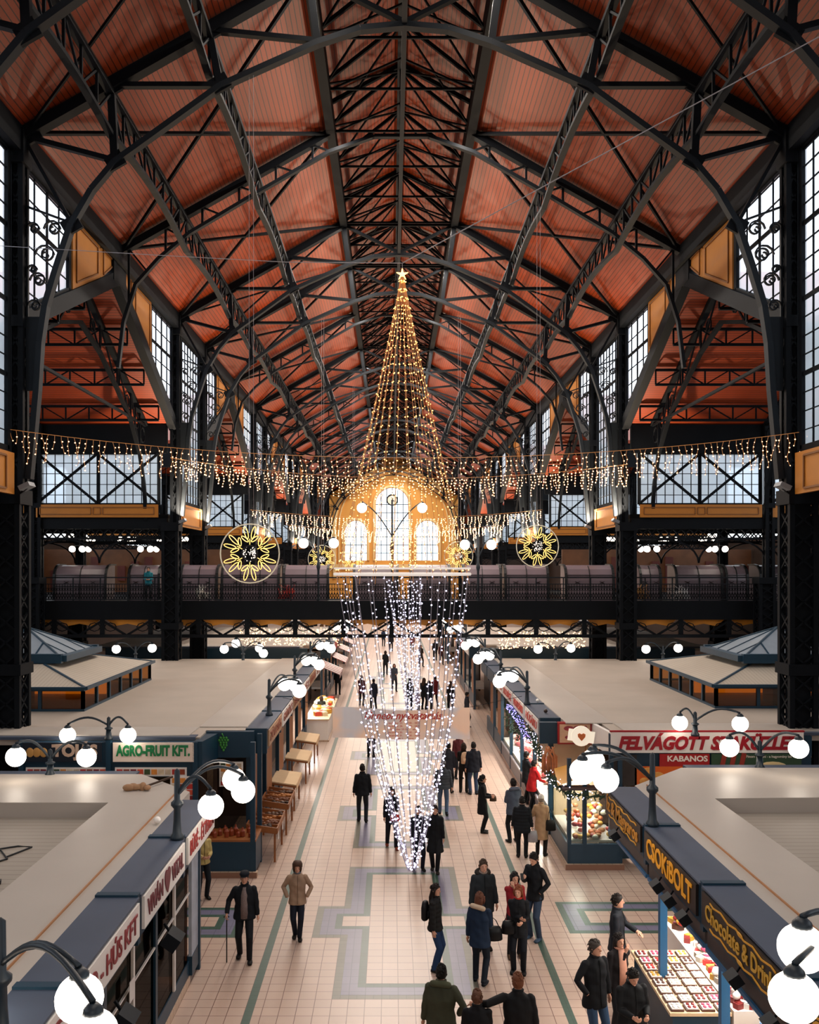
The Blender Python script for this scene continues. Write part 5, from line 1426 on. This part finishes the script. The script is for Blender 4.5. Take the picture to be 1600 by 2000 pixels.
def hand(mb, w, d, n, k, curl, side):
    """hand from the wrist w along d, palm facing n"""
    d = d.normalized(); n = (n - d * n.dot(d)).normalized(); e = d.cross(n)
    mb.tube([w - d * .02, w + d * .03 * k, w + d * .085 * k], [(.021 * k, .028 * k), (.02 * k, .036 * k), (.014 * k, .04 * k)], 10)
    mb.ball(w + d * .05 * k, .031 * k, 10, 8)
    for i, (o_, L) in enumerate(((-.030, .062), (-.010, .07), (.010, .066), (.029, .052))):
        p = w + d * .08 * k + e * o_ * k * side
        q = p + (d * math.cos(curl) + n * math.sin(curl)) * L * .5 * k
        r_ = q + (d * math.cos(curl * 2) + n * math.sin(curl * 2)) * L * .5 * k
        mb.tube([p - d * .015, p, q, r_], [.0095 * k, .0095 * k, .009 * k, .0075 * k], 6)
    p = w + d * .03 * k - e * .03 * k * side
    q = p + (d * .6 - e * .6 * side + n * .3).normalized() * .035 * k
    mb.tube([w + d * .02, p, q, q + (d + n * .5).normalized() * .028 * k], [.012 * k, .012 * k, .0105 * k, .008 * k], 6)

def person(lab, x, y, face=0, h=1.74, coat='#14171c', hem=.42, legs='#171b24', arms=('down', 'down'), hair='short', hc='#1c1410', hat=None, stride=0., shoes='#14110f',
           lean=0., turn=0., nod=0., wide=1.0, vox=.011, fine=True, extra=None, scarf=None, group=None, flare=1.0, spread=.5, puffer=False):
    t = empty('person', (x, y, 0.006), lab, 'person', group, R(face))
    k = h / 1.74
    s = lambda v: v * k
    hip = Vector((0, 0, s(.92))); sh_y = -s(lean); zs = s(1.43); shw = s(.158) * (1 + (wide - 1) * .6); zs = s(1.415)
    # ---- legs
    legp = []
    for q in (-1, 1):
        fy = -q * stride * s(.5); lift = s(.02) if q * stride < 0 else 0
        an = Vector((q * s(.09) * (1 + spread * .3), fy, s(.09) + (lift if q < 0 else 0))); hp = Vector((q * s(.085), 0, s(.9)))
        kn, an = ik(hp, an, s(.43), s(.42), (q * .15, -1, 0)); legp.append((hp, kn, an))
    sk = MB()
    for (hp, kn, an) in legp: sk.tube([hp, hp.lerp(kn, .5), kn, kn.lerp(an, .35), an, an + Vector((0, -s(.02), -s(.05)))], [s(.062), s(.06), s(.045), s(.046), s(.026), s(.02)], 10); sk.ball(an + Vector((0, -s(.05), -s(.05))), (s(.022), s(.06), s(.018)), 10, 6)
    sk.rings([(0, 0, s(.84), s(.09), s(.07)), (0, 0, s(.93), s(.13), s(.09)), (0, sh_y * .3, s(1.05), s(.115), s(.08)), (0, sh_y * .7, s(1.22), s(.13), s(.09)), (0, sh_y, s(1.38), s(.14), s(.08)), (0, sh_y, s(1.46), s(.07), s(.06))], 14)
    # ---- arms
    armp = []
    for ai, q in enumerate((-1, 1)):       # q=-1: the person's right hand side, seen at the left when facing the camera
        S = Vector((q * shw, sh_y, zs)); a = arms[ai]
        tg = {'down': (q * .22, -.03, .86), 'back': (q * .2, .14, .9), 'fwd': (q * .22, -.2, .93), 'pocket': (q * .19, -.12, .98), 'hold': (q * .08, -.28, 1.1), 'phone': (q * .07, -.30, 1.28), 'face': (q * .05, -.13, 1.47), 'fold': (-q * .06, -.2, 1.15),
              'reach': (q * .45, -.3, 1.22), 'side': (q * .62, -.05, 1.28), 'cane': (q * .34, -.12, .95), 'counter': (q * .18, -.33, 1.06), 'strap': (q * .13, -.17, 1.27), 'akimbo': (q * .2, .05, 1.02)}[a]
        T = Vector((s(tg[0]) * (wide if abs(tg[0]) < .25 else 1), s(tg[1]) + sh_y * (.6 if tg[2] > 1.0 else .2), s(tg[2])))
        el, wr = ik(S, T, s(.29), s(.255), (q * (1.2 if a in ('akimbo', 'pocket') else .5), .8, -.6 if a in ('face', 'phone', 'fold', 'hold', 'strap') else 0))
        armp.append((S, el, wr)); sk.tube([S, S.lerp(el, .5), el, wr], [s(.048), s(.044), s(.036), s(.026)], 10)
        if a != 'pocket':
            d = (wr - el).normalized(); n = Vector((-q, 0, 0)) if a in ('down', 'back', 'fwd', 'cane') else Vector((0, 0, -1)) if a in ('counter', 'reach', 'side') else Vector((0, .6, .4)) if a in ('face',) else Vector((-q, 0, .4))
            hand(sk, wr, d, n, k, .35 if a not in ('cane', 'hold', 'phone', 'strap') else .8, q)
    # ---- neck and head
    nk = Vector((0, sh_y, s(1.46))); hd = Vector((0, sh_y - s(.015) - s(.05) * nod, s(1.63) - s(.02) * nod))
    sk.tube([nk - Vector((0, 0, s(.05))), nk, hd - Vector((0, -s(.02), s(.06)))], [s(.06), s(.052), s(.05)], 12)
    HM = Matrix.Translation(hd) @ Matrix.Rotation(R(turn), 4, 'Z') @ Matrix.Rotation(R(28) * nod, 4, 'X')
    hb = MB().rings([(0, -s(.03), -s(.118), s(.028), s(.03)), (0, -s(.025), -s(.10), s(.045), s(.055)), (0, -s(.012), -s(.07), s(.058), s(.075)), (0, 0, -s(.03), s(.068), s(.088)), (0, 0, s(.015), s(.073), s(.094)), (0, .003, s(.06), s(.07), s(.09)), (0, .006, s(.095), s(.052), s(.068)), (0, .01, s(.115), s(.02), s(.028))], 20)
    hb.tube([(0, -s(.085), s(.02)), (0, -s(.112), -s(.022)), (0, -s(.085), -s(.035))], [s(.008), s(.014), s(.01)], 8)
    hb.ball((0, -s(.082), s(.025)), (s(.045), s(.012), s(.008)), 10, 6); hb.ball((0, -s(.078), -s(.095)), (s(.02), s(.018), s(.014)), 8, 6)
    hb.ball((0, -s(.083), -s(.062)), (s(.024), s(.012), s(.008)), 8, 6)
    for q in (-1, 1): hb.ball((q * s(.075), s(.005), -s(.012)), (s(.01), s(.02), s(.03)), 8, 8)
    hb.xf(HM); n0 = len(sk.v); sk.add(hb.v, hb.f)
    body = sk.build('body', skin, t); remesh(body, (.0075 if fine else .018) * k, 1 if fine else 1)
    if fine:
        eb = MB()
        for q in (-1, 1): eb.ball((q * s(.028), -s(.084), s(.008)), (s(.012), s(.006), s(.006)), 8, 6)
        eb.xf(HM).build('eyes', eye_m, body, True)
        MB().ball((0, -s(.094), -s(.062)), (s(.02), s(.005), s(.005)), 8, 6).xf(HM).build('mouth', lip, body, True)
    # ---- trousers
    if hem > .12:
        tr = MB()
        for (hp, kn, an) in legp:
            tr.tube([hp + Vector((0, 0, s(.04))), hp.lerp(kn, .5), kn, kn.lerp(an, .5), an + Vector((0, 0, -s(.045)))], [s(.088), s(.084), s(.07), s(.063), s(.056)], 12)
        tr.rings([(0, 0, s(.84), s(.1), s(.08)), (0, 0, s(.9), s(.155), s(.11)), (0, 0, s(1.0), s(.145), s(.105))], 16)
        remesh(tr.build('trousers', cm(legs), t), vox * k, 1)
    for i, (hp, kn, an) in enumerate(legp):
        b = MB(); fx = (-1, 1)[i] * s(.012)
        b.tube([an + Vector((0, s(.05), -s(.06))), an + Vector((fx, -s(.02), -s(.055))), an + Vector((fx * 1.6, -s(.10), -s(.065))), an + Vector((fx * 2, -s(.185), -s(.068)))], [(s(.038), s(.034)), (s(.048), s(.042)), (s(.054), s(.034)), (s(.04), s(.024))], 10)
        b.tube([an + Vector((0, s(.005), s(.03))), an + Vector((0, 0, -s(.06)))], [s(.046), s(.044)], 10)
        for j, v in enumerate(b.v): b.v[j] = (v[0], v[1], max(v[2], 0.0))
        b.build('shoe', cm(shoes, .5), t, True)
    # ---- coat
    c = MB(); hz = s(hem * 1.74 if hem > .2 else hem * 1.74)
    hz = s(1.74 * hem)
    wd = wide
    rg = [(0, 0, hz, s(.185) * wd * flare, s(.155) * flare), (0, 0, hz + s(.03), s(.187) * wd * flare, s(.157) * flare)]
    if hz < s(.8): rg.append((0, 0, (hz + s(.95)) / 2, s(.183) * wd * (1 + (flare - 1) * .4), s(.145) * (1 + (flare - 1) * .4)))
    rg += [(0, 0, s(.97), s(.172) * wd, s(.128)), (0, sh_y * .3, s(1.1), s(.158) * wd, s(.12)), (0, sh_y * .7, s(1.25), s(.178) * wd, s(.128)), (0, sh_y, s(1.36), s(.18) * (1 + (wd - 1) * .6), s(.11)), (0, sh_y, s(1.42), s(.158) * (1 + (wd - 1) * .6), s(.098)), (0, sh_y, s(1.46), s(.115), s(.085)), (0, sh_y + .01, s(1.495), s(.075), s(.075)), (0, sh_y, s(1.52), s(.072), s(.075))]
    c.rings(rg, 24)
    for (S, el, wr) in armp:
        d = (wr - el).normalized()
        c.ball(S + Vector((0, 0, -s(.012))), s(.062), 12, 8)
        c.tube([S, S.lerp(el, .5), el, el.lerp(wr, .5), wr - d * s(.01)], [s(.062), s(.06), s(.055), s(.051), s(.045)], 12)
    co = c.build('coat', cm(coat), t)
    co = remesh(co, vox * k, 1)
    ph = x * 3.1 + y                  # soft folds and, on padded coats, quilted rows
    for v in co.data.vertices:
        q = v.co; a = math.atan2(q.y, q.x)
        f_ = .004 * math.sin(a * 5 + q.z * 9 + ph) + .003 * math.sin(q.z * 38 + a * 3 + ph)
        if puffer: f_ = .010 * abs(math.sin(q.z * 36)) - .004
        rr = math.hypot(q.x, q.y) or 1
        q.x += q.x / rr * f_ * k; q.y += q.y / rr * f_ * k
    if fine: MB().tube([(s(.012), -rg[min(i, len(rg) - 1)][4] + rg[i][1] - .006, rg[i][2]) for i in range(1, len(rg) - 2)], s(.006), 5).build('front_seam', cm('#05070a' if coat != '#9a806a' else '#6f5a48'), co)
    MB().tube([(s(.066) * math.cos(a), sh_y + s(.066) * math.sin(a), s(1.515) + s(.012) * math.sin(a)) for a in [2 * math.pi * i / 16 for i in range(17)]], s(.02), 8, cap=False).build('collar', cm(scarf or coat), co, True)
    # ---- hair, hats
    hr = MB()
    def cap_(r1, zlow, front, m_=1.0):
        vs, fs, nu, nv = [], [], 24, 10
        for i in range(nv + 1):
            for j in range(nu):
                a = 2 * math.pi * j / nu; fr_ = max(0, -math.sin(a)); lo = zlow + (front - zlow) * fr_ ** .7
                ph = math.asin(max(-1, min(1, lo / (r1 * 1.22)))) ; p_ = math.pi / 2 + (ph - math.pi / 2) * i / nv
                vs.append((r1 * .84 * math.cos(p_) * math.cos(a), r1 * 1.06 * math.cos(p_) * math.sin(a) + .006, r1 * 1.22 * math.sin(p_)))
        for i in range(nv):
            for j in range(nu): fs.append((i * nu + j, (i + 1) * nu + j, (i + 1) * nu + (j + 1) % nu, i * nu + (j + 1) % nu))
        n_ = len(vs); return vs, fs
    vs, fs = cap_(s(.1), -s(.07), s(.06)); hr.add(vs, fs); hr.ball((0, s(.01), s(.05)), (s(.078), s(.098), s(.07)), 16, 10)
    if hair == 'long':
        hr.rings([(0, s(.10), -s(.36), s(.05), s(.03)), (0, s(.10), -s(.28), s(.08), s(.045)), (0, s(.085), -s(.16), s(.095), s(.06)), (0, s(.045), -s(.06), s(.092), s(.075)), (0, s(.02), s(.03), s(.08), s(.08))], 16)
    if hair == 'bob': hr.rings([(0, s(.05), -s(.15), s(.09), s(.065)), (0, s(.035), -s(.03), s(.088), s(.078)), (0, s(.02), s(.05), s(.08), s(.08))], 16)
    if hair == 'bun': hr.ball((0, s(.10), s(.03)), s(.045), 12, 8)
    if hair == 'tail': hr.tube([(0, s(.09), s(.03)), (0, s(.13), -s(.05)), (0, s(.11), -s(.2))], [s(.03), s(.035), s(.015)], 10)
    rs_ = random.Random(int(abs(x) * 1000) + int(y * 10))
    if not hat or hat[0] == 'hood':
        for i in range(46 if fine else 0):
            a = rs_.uniform(0, 6.283); p_ = rs_.uniform(.25, 1.5) if math.sin(a) < -.2 else rs_.uniform(-.5, 1.5)
            if math.sin(a) < -.2: p_ = rs_.uniform(.75, 1.5)
            v = Vector((s(.084) * math.cos(p_) * math.cos(a), s(.106) * math.cos(p_) * math.sin(a) + s(.006), s(.122) * math.sin(p_)))
            hr.tube([v * .9, v + Vector((-math.sin(a) * s(.012), s(.008), s(.012)))* .9, v * 1.02 + Vector((-math.sin(a) * s(.03), s(.012), -s(.012)))], [s(.018), s(.014), s(.004)], 5)
    if hair in ('long', 'bob'):
        for q in (-1, 1): hr.tube([(q * s(.07), -s(.04), s(.05)), (q * s(.086), -s(.02), -s(.03)), (q * s(.08), -s(.005), -s(.10 if hair == 'bob' else .18))], [s(.018), s(.024), s(.012)], 8)
    hr.xf(HM); fix_normals(hr.build('hair', cm(hc, .6), t, True))
    if hat:
        kind_, cc = hat; b = MB()
        if kind_ == 'beanie': b.rings([(0, s(.005), s(.02), s(.084), s(.104)), (0, s(.005), s(.05), s(.088), s(.106)), (0, s(.01), s(.1), s(.075), s(.09)), (0, s(.01), s(.135), s(.04), s(.05)), (0, s(.01), s(.148), s(.01), s(.01))], 20)
        if kind_ == 'cap': b.rings([(0, 0, s(.045), s(.086), s(.106)), (0, -s(.01), s(.075), s(.1), s(.122)), (0, 0, s(.12), s(.08), s(.1)), (0, 0, s(.13), s(.02), s(.02))], 20); b.ball((0, -s(.11), s(.05)), (s(.065), s(.05), s(.012)), 12, 6)
        if kind_ == 'fur': b.rings([(0, s(.01), -s(.05), s(.09), s(.09)), (0, s(.02), s(.0), s(.115), s(.12)), (0, s(.015), s(.07), s(.118), s(.13)), (0, s(.01), s(.13), s(.09), s(.1)), (0, s(.01), s(.15), s(.03), s(.03))], 20)
        if kind_ == 'hood':
            b.tube([(s(.12) * math.cos(a), s(.07) + s(.06) * math.sin(a), -s(.15) + s(.03) * math.sin(a)) for a in [2 * math.pi * i / 16 for i in range(17)]], s(.048), 8, cap=False)
        if kind_ == 'fur' : b.v = [v if not (v[1] < -s(.06) and v[2] < s(.03)) else (v[0], -s(.06), v[2]) for v in b.v]
        b.xf(HM); b.build({'beanie': 'knit_hat', 'cap': 'flat_cap', 'fur': 'fur_hat', 'hood': 'hood_trim'}[kind_], cm(cc, .9), t, True)
    if extra: extra(t, k, armp)
    t['_w'] = 0
    del t['_w']
    return t, [Matrix.Rotation(R(face), 4, 'Z') @ Vector(a[2]) + Vector((x, y, .006)) for a in armp]

def bag(p, size, col, lab, name='handbag', cat='bag', strap=.25, face=0):
    t = empty(name, p, lab, cat, None, R(face)); w, d, h_ = size
    b = MB().rings([(0, 0, -strap - h_, w * .46, d * .45), (0, 0, -strap - h_ * .95, w * .52, d * .52), (0, 0, -strap - h_ * .4, w * .5, d * .5), (0, 0, -strap, w * .4, d * .3)], 12)
    b.build('bag_body', cm(col, .45), t, True)
    MB().tube([(-w * .3, 0, -strap), (-w * .15, 0, -strap * .3), (0, 0, 0), (w * .15, 0, -strap * .3), (w * .3, 0, -strap)], .009, 6).build('handle', cm(col, .45), t)
    return t
def backpack(p, face, col, lab, k=1.0):
    t = empty('backpack', p, lab, 'backpack', None, R(face))
    MB().rings([(0, 0, -.2 * k, .12 * k, .06 * k), (0, 0, -.17 * k, .14 * k, .085 * k), (0, 0, .05 * k, .14 * k, .085 * k), (0, 0, .17 * k, .11 * k, .065 * k), (0, 0, .2 * k, .05 * k, .03 * k)], 16).build('pack_body', cm(col, .5), t, True)
    MB().rings([(0, .075 * k, -.14 * k, .09 * k, .03 * k), (0, .08 * k, -.1 * k, .1 * k, .04 * k), (0, .08 * k, .0, .09 * k, .035 * k)], 12).build('pocket', cm(col, .5), t, True)
    return t
def at(px, py): v = FP(px, py); return v[0], v[1]
# -- foreground aisle
x, y = at(478, 1874)
def sweater(t, k, ar):
    b = MB().rings([(0, -.075 * k, .86 * k, .085 * k, .105 * k), (0, -.07 * k, 1.1 * k, .08 * k, .085 * k), (0, -.07 * k, 1.3 * k, .075 * k, .085 * k), (0, -.05 * k, 1.46 * k, .04 * k, .05 * k)], 16)
    b.build('patterned_sweater', mat('patterned_knit', '#7a6a66', .8, var=.6, scale=60), t, True)
_, ws = person('old man in dark flat cap and open black coat over patterned sweater, with cane', x, y, 4, 1.74, '#10141a', .47, '#12151b', ('cane', 'down'), hat=('cap', '#141920'), hc='#3a3532', stride=.25, wide=1.2, extra=sweater, turn=-5)
t = empty('walking_cane', (ws[0].x, ws[0].y, 0), 'thin dark cane held by the old man in the flat cap', 'cane')
hz = ws[0].z - .06
MB().tube([(0, 0, 0.005), (0, 0, hz)], .012, 8).build('shaft', black, t); MB().tube([(-.06, 0, hz), (0, 0, hz + .03), (.05, 0, hz)], .014, 8).build('grip', black, t)
x, y = at(581, 1833)
person('woman in beige quilted coat and dark fur hat, hands in pockets', x, y, 3, 1.60, '#9a806a', .46, '#141a28', ('pocket', 'pocket'), hair='bob', hat=('fur', '#4a3428'), hc='#4a3428', stride=.12, puffer=False, wide=1.12, spread=-1.5, scarf='#5f666c')
x, y = at(708, 1606)
person('man in black jacket walking away on the left stripe side, alone in mid aisle', x, y, 182, 1.76, '#0d1219', .47, '#1a2028', ('down', 'down'), stride=.2, wide=1.18)
x, y = at(765, 1655)
_, ws = person('woman in dark coat with a red bag, partly hidden by white light strings', x, y, 8, 1.66, '#11151f', .40, '#11151f', ('down', 'hold'), hair='long', shoes='#8a4430', stride=.35)
bag(tuple(ws[1] + Vector((-.02, -.14, .02))), (.26, .1, .17), '#b3261e', 'red shoulder bag of the woman behind the white light strings', strap=.06)
x, y = at(815, 1706)
person('person in dark clothes almost hidden behind the tip of the white light strings', x + .04, y + .3, 10, 1.62, '#131826', .45, '#131826', stride=.1)
x, y = at(850, 1702)
person('woman in wide black knee length coat and boots, right of the light cone tip', x, y, -4, 1.68, '#0c0f14', .30, '#15161a', ('down', 'down'), hair='short', hc='#221511', stride=.25, flare=1.25, spread=-1.2, shoes='#2a231f')
x, y = at(866, 1592)
person('person in grey padded jacket and grey knit hat walking away behind the lights', x, y, 178, 1.70, '#3a4047', .49, '#4a5e78', ('down', 'down'), hat=('beanie', '#6a6f75'), stride=.25, wide=1.25, puffer=True)
x, y = at(942, 1626)
_, ws = person('woman in black coat standing sideways, facing right, beside the right tile stripe', x, y, 85, 1.68, '#0b0d11', .33, '#0b0d11', ('hold', 'hold'), hair='tail', hc='#120d0b', spread=-.5)
bag(tuple(ws[1] + Vector((.05, 0, .05))), (.2, .1, .16), '#4a3a2a', 'small brown bag of the woman in black standing sideways', strap=.05)
x, y = at(900, 1548)
person('person with black coat behind a beige backpack, in the queue beyond the grey jacket', x + .1, y, 170, 1.70, '#17130f', .44, '#17130f', ('hold', 'hold'), hair='bob', hc='#2a1a12')
backpack((x + .13, y - .23, 1.25), 190, '#c9a584', 'beige backpack on the back of a queueing person')
x, y = at(925, 1552)
person('man in dark navy jacket and jeans, right side of the queue', x, y, 190, 1.78, '#10141f', .44, '#2f3f58', wide=1.2, hc='#120d0b')
x, y = at(878, 1556)
person('person in dark grey coat at the left of the queue', x, y + .5, 165, 1.72, '#22242c', .40, '#14161c', hc='#120d0b')
x, y = at(895, 1520)
person('person in dark red jacket at the back of the queue', x, y, 20, 1.68, '#4a1a1e', .44, '#14161c', fine=False, vox=.02)
x, y = at(725, 1480)
person('person whose legs show below the banner on the left', x, y, 180, 1.74, '#14161c', .46, '#14161c', stride=.3, fine=False, vox=.02)
x, y = at(1003, 1645)
person('person in grey hooded jacket seen from behind, waiting at the right counter', x, y, 200, 1.78, '#4a5160', .45, '#0e1116', ('hold', 'hold'), hair='short', wide=1.2, hat=('hood', '#5a6170'))
x, y = at(1038, 1590)
person('person in bright red jacket leaning towards the meat counter', x, y, 110, 1.68, '#a3161a', .44, '#14161c', ('counter', 'counter'), lean=.1, hc='#120d0b', wide=1.15)
x, y = at(1028, 1570)
person('person in black coat and black hat beyond the red jacket', x, y, 110, 1.70, '#0e1013', .42, '#0e1013', ('counter', 'counter'), hat=('beanie', '#14110f'))
x, y = at(1020, 1675)
_, ws = person('person in short black padded jacket seen from behind near the glass corner case', x, y, 170, 1.62, '#12161b', .42, '#101216', ('down', 'down'), wide=1.3, hc='#1a1512', nod=.3, puffer=True)
bag(tuple(ws[0] + Vector((.02, 0, -.02))), (.26, .12, .3), '#9a979b', 'grey plastic bag carried by the person in the short padded jacket', 'carrier_bag', 'bag', .08)
x, y = at(1057, 1672)
_, ws = person('woman in long beige coat and white knit hat, shoulder bag, at the glass corner case', x, y, 160, 1.64, '#b3916e', .28, '#17120f', ('down', 'strap'), hair='short', hat=('beanie', '#d9cfc4'), hc='#8a7a6a', shoes='#17120f')
bag((x + .24, y - .1, 1.3), (.28, .12, .28), '#17130f', 'black shoulder bag of the woman in the beige coat', strap=.3)
x, y = at(1045, 1834)
_, ws = person('tall man in black coat and jeans looking down at his phone', x, y, -42, 1.82, '#0b0e13', .46, '#2c3a4e', ('phone', 'pocket'), hair='short', hc='#120d0b', nod=.7, shoes='#33465a')
t = empty('mobile_phone', tuple(ws[0] + Vector((-.04, -.07, .05))), 'dark phone in the hand of the tall man in black', 'phone')
MB().box((0, 0, 0), (.07, .015, .14), rx=R(-40)).build('case', black, t)
x, y = at(944, 1852)
person('man in dark grey parka with patterned scarf, facing the camera and looking up', x, y, 6, 1.80, '#22282c', .42, '#14181d', ('down', 'down'), hc='#3a2a1e', wide=1.2, scarf='#8a7a70', hat=('hood', '#2a2622'), spread=0)
x, y = at(850, 1895)
person('young woman with long dark hair in black puffer jacket and jeans, side view', x, y, 72, 1.66, '#1a1a1a', .47, '#223a5e', ('down', 'down'), hair='long', hc='#1c100c', shoes='#1a1a1c', turn=-20, puffer=True)
backpack((x - .19, y + .02, 1.16), -105, '#0e0f12', 'small black backpack of the long haired young woman', .9)
x, y = at(937, 1922)
_, ws = person('woman in navy coat with a pale fur hood, seen from behind', x, y, 160, 1.70, '#12243a', .42, '#141d28', ('hold', 'down'), hair='bob', hc='#5a3524', hat=('hood', '#b8a48c'), wide=1.12, stride=.2, shoes='#121821', turn=-20)
bag(tuple(ws[0] + Vector((.12, .12, .02))), (.34, .16, .26), '#0c0e12', 'shiny black handbag on the arm of the woman in navy', strap=.16)
x, y = at(1005, 1868)
person('woman in red coat with black hair behind the red scarf woman', x, y, 10, 1.68, '#8a1c24', .38, '#14161c', ('face', 'down'), hair='bob', hc='#120d0b', shoes='#5a4632')
x, y = at(1013, 1899)
_, ws = person('woman in black jacket with a red checked scarf, looking to the upper left', x, y, -12, 1.66, '#101216', .42, '#10141c', ('fold', 'hold'), hair='bob', hc='#7a3f24', scarf='#b3362e', turn=-12, shoes='#0e0e10', spread=.2)
bag((x - .2, y - .08, 1.12), (.28, .14, .24), '#0c0d10', 'black bag hanging at the hip of the red scarf woman', strap=.1)
x, y = FP(1155, 2022)[:2]
# -- front row, cut by the lower edge
def head_at(px, py, h): d = (H - h) * F / (py - VY); return (px - VX) * d / F, d
x, y = head_at(862, 1886, 1.76); person('person in olive green hooded coat and dark hair seen from behind, bottom centre', x, y, 165, 1.76, '#3f4233', .40, '#17181c', ('pocket', 'down'), hair='short', hc='#120d0b', wide=1.3, hat=('hood', '#4a4d3a'))
x, y = head_at(932, 1935, 1.62); person('person with brown hair in a bun and black coat, lowest in the bottom centre', x, y, 175, 1.62, '#0b0d12', .40, '#0e1013', ('hold', 'hold'), hair='bun', hc='#5a3a2a', wide=1.15)
x, y = head_at(1012, 1903, 1.80); person('man in black coat stretching his arm to the left, bottom centre', x, y, 178, 1.80, '#0b0d11', .38, '#0e1013', ('down', 'side'), hair='short', hc='#6a3f28', wide=1.25)
x, y = head_at(1162, 1837, 1.80); person('man in black coat and jeans with short grey hair, facing right, front row', x, y, 25, 1.80, '#0c0f14', .42, '#2f4560', ('pocket', 'down'), hc='#3f3833', wide=1.15, turn=15)
x, y = head_at(1205, 1748, 1.80); person('tall man in dark jacket in profile at the chocolate counter', x, y, 70, 1.80, '#171b22', .44, '#14181f', ('down', 'counter'), hc='#1a120e', wide=1.1)
x, y = head_at(1212, 1824, 1.70); person('woman with long pale pink scarf holding a hand to her face', x - .03, y, 20, 1.70, '#1a1618', .36, '#17181c', ('down', 'face'), hair='bob', hc='#1a110d', scarf='#c9917a', extra=lambda t, k, ar: MB().rings([(0, -.13 * k, .9 * k, .07 * k, .02), (0, -.14 * k, 1.2 * k, .075 * k, .03), (0, -.09 * k, 1.5 * k, .06 * k, .05)], 12).build('hanging_scarf', cm('#c9917a'), t, True))
x, y = head_at(1234, 1888, 1.74); person('man in black leather jacket looking down, bottom right', x, y, 12, 1.74, '#0d0f12', .42, '#101216', ('hold', 'hold'), hc='#14100d', nod=.9, wide=1.35)
x, y = head_at(1330, 1935, 1.60); person('crouched person in dark teal top behind the counter edge, bottom right', 4.15, 12.1, 60, 1.60, '#12303a', .40, '#12161f', ('counter', 'counter'), hc='#120d0b', nod=.6, lean=.15)
x, y = head_at(392, 1648, 1.6); person('person in a yellowish apron standing at the dark corner counter on the left', -4.7 + .25, 21.2, 30, 1.66, '#b8a468', .50, '#14181f', ('hold', 'hold'), hc='#2a1c14', nod=.5)
# -- far aisle
far = [(660, 1357, 180, '#14171c', 'dark coat standing by the bright fruit display', 1.78), (628, 1424, 200, '#2a2a24', 'olive jacket in front of the bright fruit display', 1.6), (706, 1378, 160, '#4a1f28', 'dark red coat left of the lights in the far aisle', 1.7),
       (730, 1386, 200, '#1a2030', 'navy coat next to the dark red coat', 1.68), (753, 1318, 180, '#14171c', 'black coat alone in the far aisle left of centre', 1.75), (770, 1350, 10, '#3f4550', 'grey coat walking in the far aisle', 1.72), (800, 1384, 180, '#14110f', 'black coat with long hair at centre above the banner', 1.68),
       (822, 1302, 30, '#2a201a', 'brown coat far up the aisle right of centre', 1.7), (828, 1386, 150, '#14171c', 'black jacket in the group above the banner', 1.74), (850, 1380, 200, '#6a1f24', 'red jacket in the group above the banner', 1.7), (838, 1392, 170, '#1c2433', 'dark blue coat at the front of the group above the banner', 1.72),
       (816, 1392, 120, '#8a3a2a', 'small child sized figure in a rusty jacket above the banner', 1.2), (850, 1290, 180, '#101216', 'black coat at the right in the far aisle', 1.74), (862, 1298, 10, '#3a1a1c', 'dark maroon coat at the far right stalls', 1.7), (805, 1272, 180, '#7a3a30', 'rust coat near the end of the aisle', 1.7),
       (764, 1272, 180, '#1a1c24', 'dark coat near the end of the aisle left of centre', 1.72), (749, 1262, 20, '#22304a', 'blue coat near the end of the aisle', 1.7), (880, 1395, 175, '#101216', 'black coat at the right counter above the banner', 1.76), (912, 1420, 100, '#2a2c34', 'dark coat by the shuttered right stall', 1.7)]
for i, (px, py, f_, c_, lb, h_) in enumerate(far):
    x, y = at(px, py); person('person in ' + lb if 'figure' not in lb else lb, x, y, f_, h_, c_, .4, '#15181f', ('down', 'hold') if i % 3 else ('down', 'down'), hair=['short', 'bob', 'long'][i % 3], hc=['#120d0b', '#2a1a12', '#3f2a1c'][i % 3], stride=.3 * (i % 2), fine=False, vox=.022, group='distant shoppers')
# gallery visitor
t_, _ = person('person in turquoise jacket behind the gallery railing on the left', *P(290, 1150, 44.2)[:2], 10, 1.66, '#1f7a8a', .46, '#14171c', ('hold', 'hold'), fine=False, vox=.022, hc='#3a2a1e'); t_.location.z = 6.155
for (px, c_, lb) in ((560, '#a3302a', 'red and silver wrapped parcel stack behind the gallery railing'), (398, '#b9b6b0', 'pale wire stool behind the gallery railing'), (1330, '#c9c4c4', 'white wire ornament heap behind the right gallery railing'), (1250, '#a8783a', 'golden light reindeer shaped ornament by the right inner column')):
    q = P(px, 1180, 43.9); t = empty('gallery_ornament', (q[0], q[1], 6.15), lb, 'ornament')
    b = MB()
    for i in range(26): b.bar((random.uniform(-.5, .5), random.uniform(-.2, .2), random.uniform(0, .3)), (random.uniform(-.45, .45), random.uniform(-.2, .2), random.uniform(.3, .85)), .02, .02)
    for i in range(4): b.box((random.uniform(-.3, .3), 0, .2 + .1 * i), (.3, .2, .25), rz=random.random())
    b.build('body', mat('ornament_' + c_.lstrip('#'), c_, .5), t)
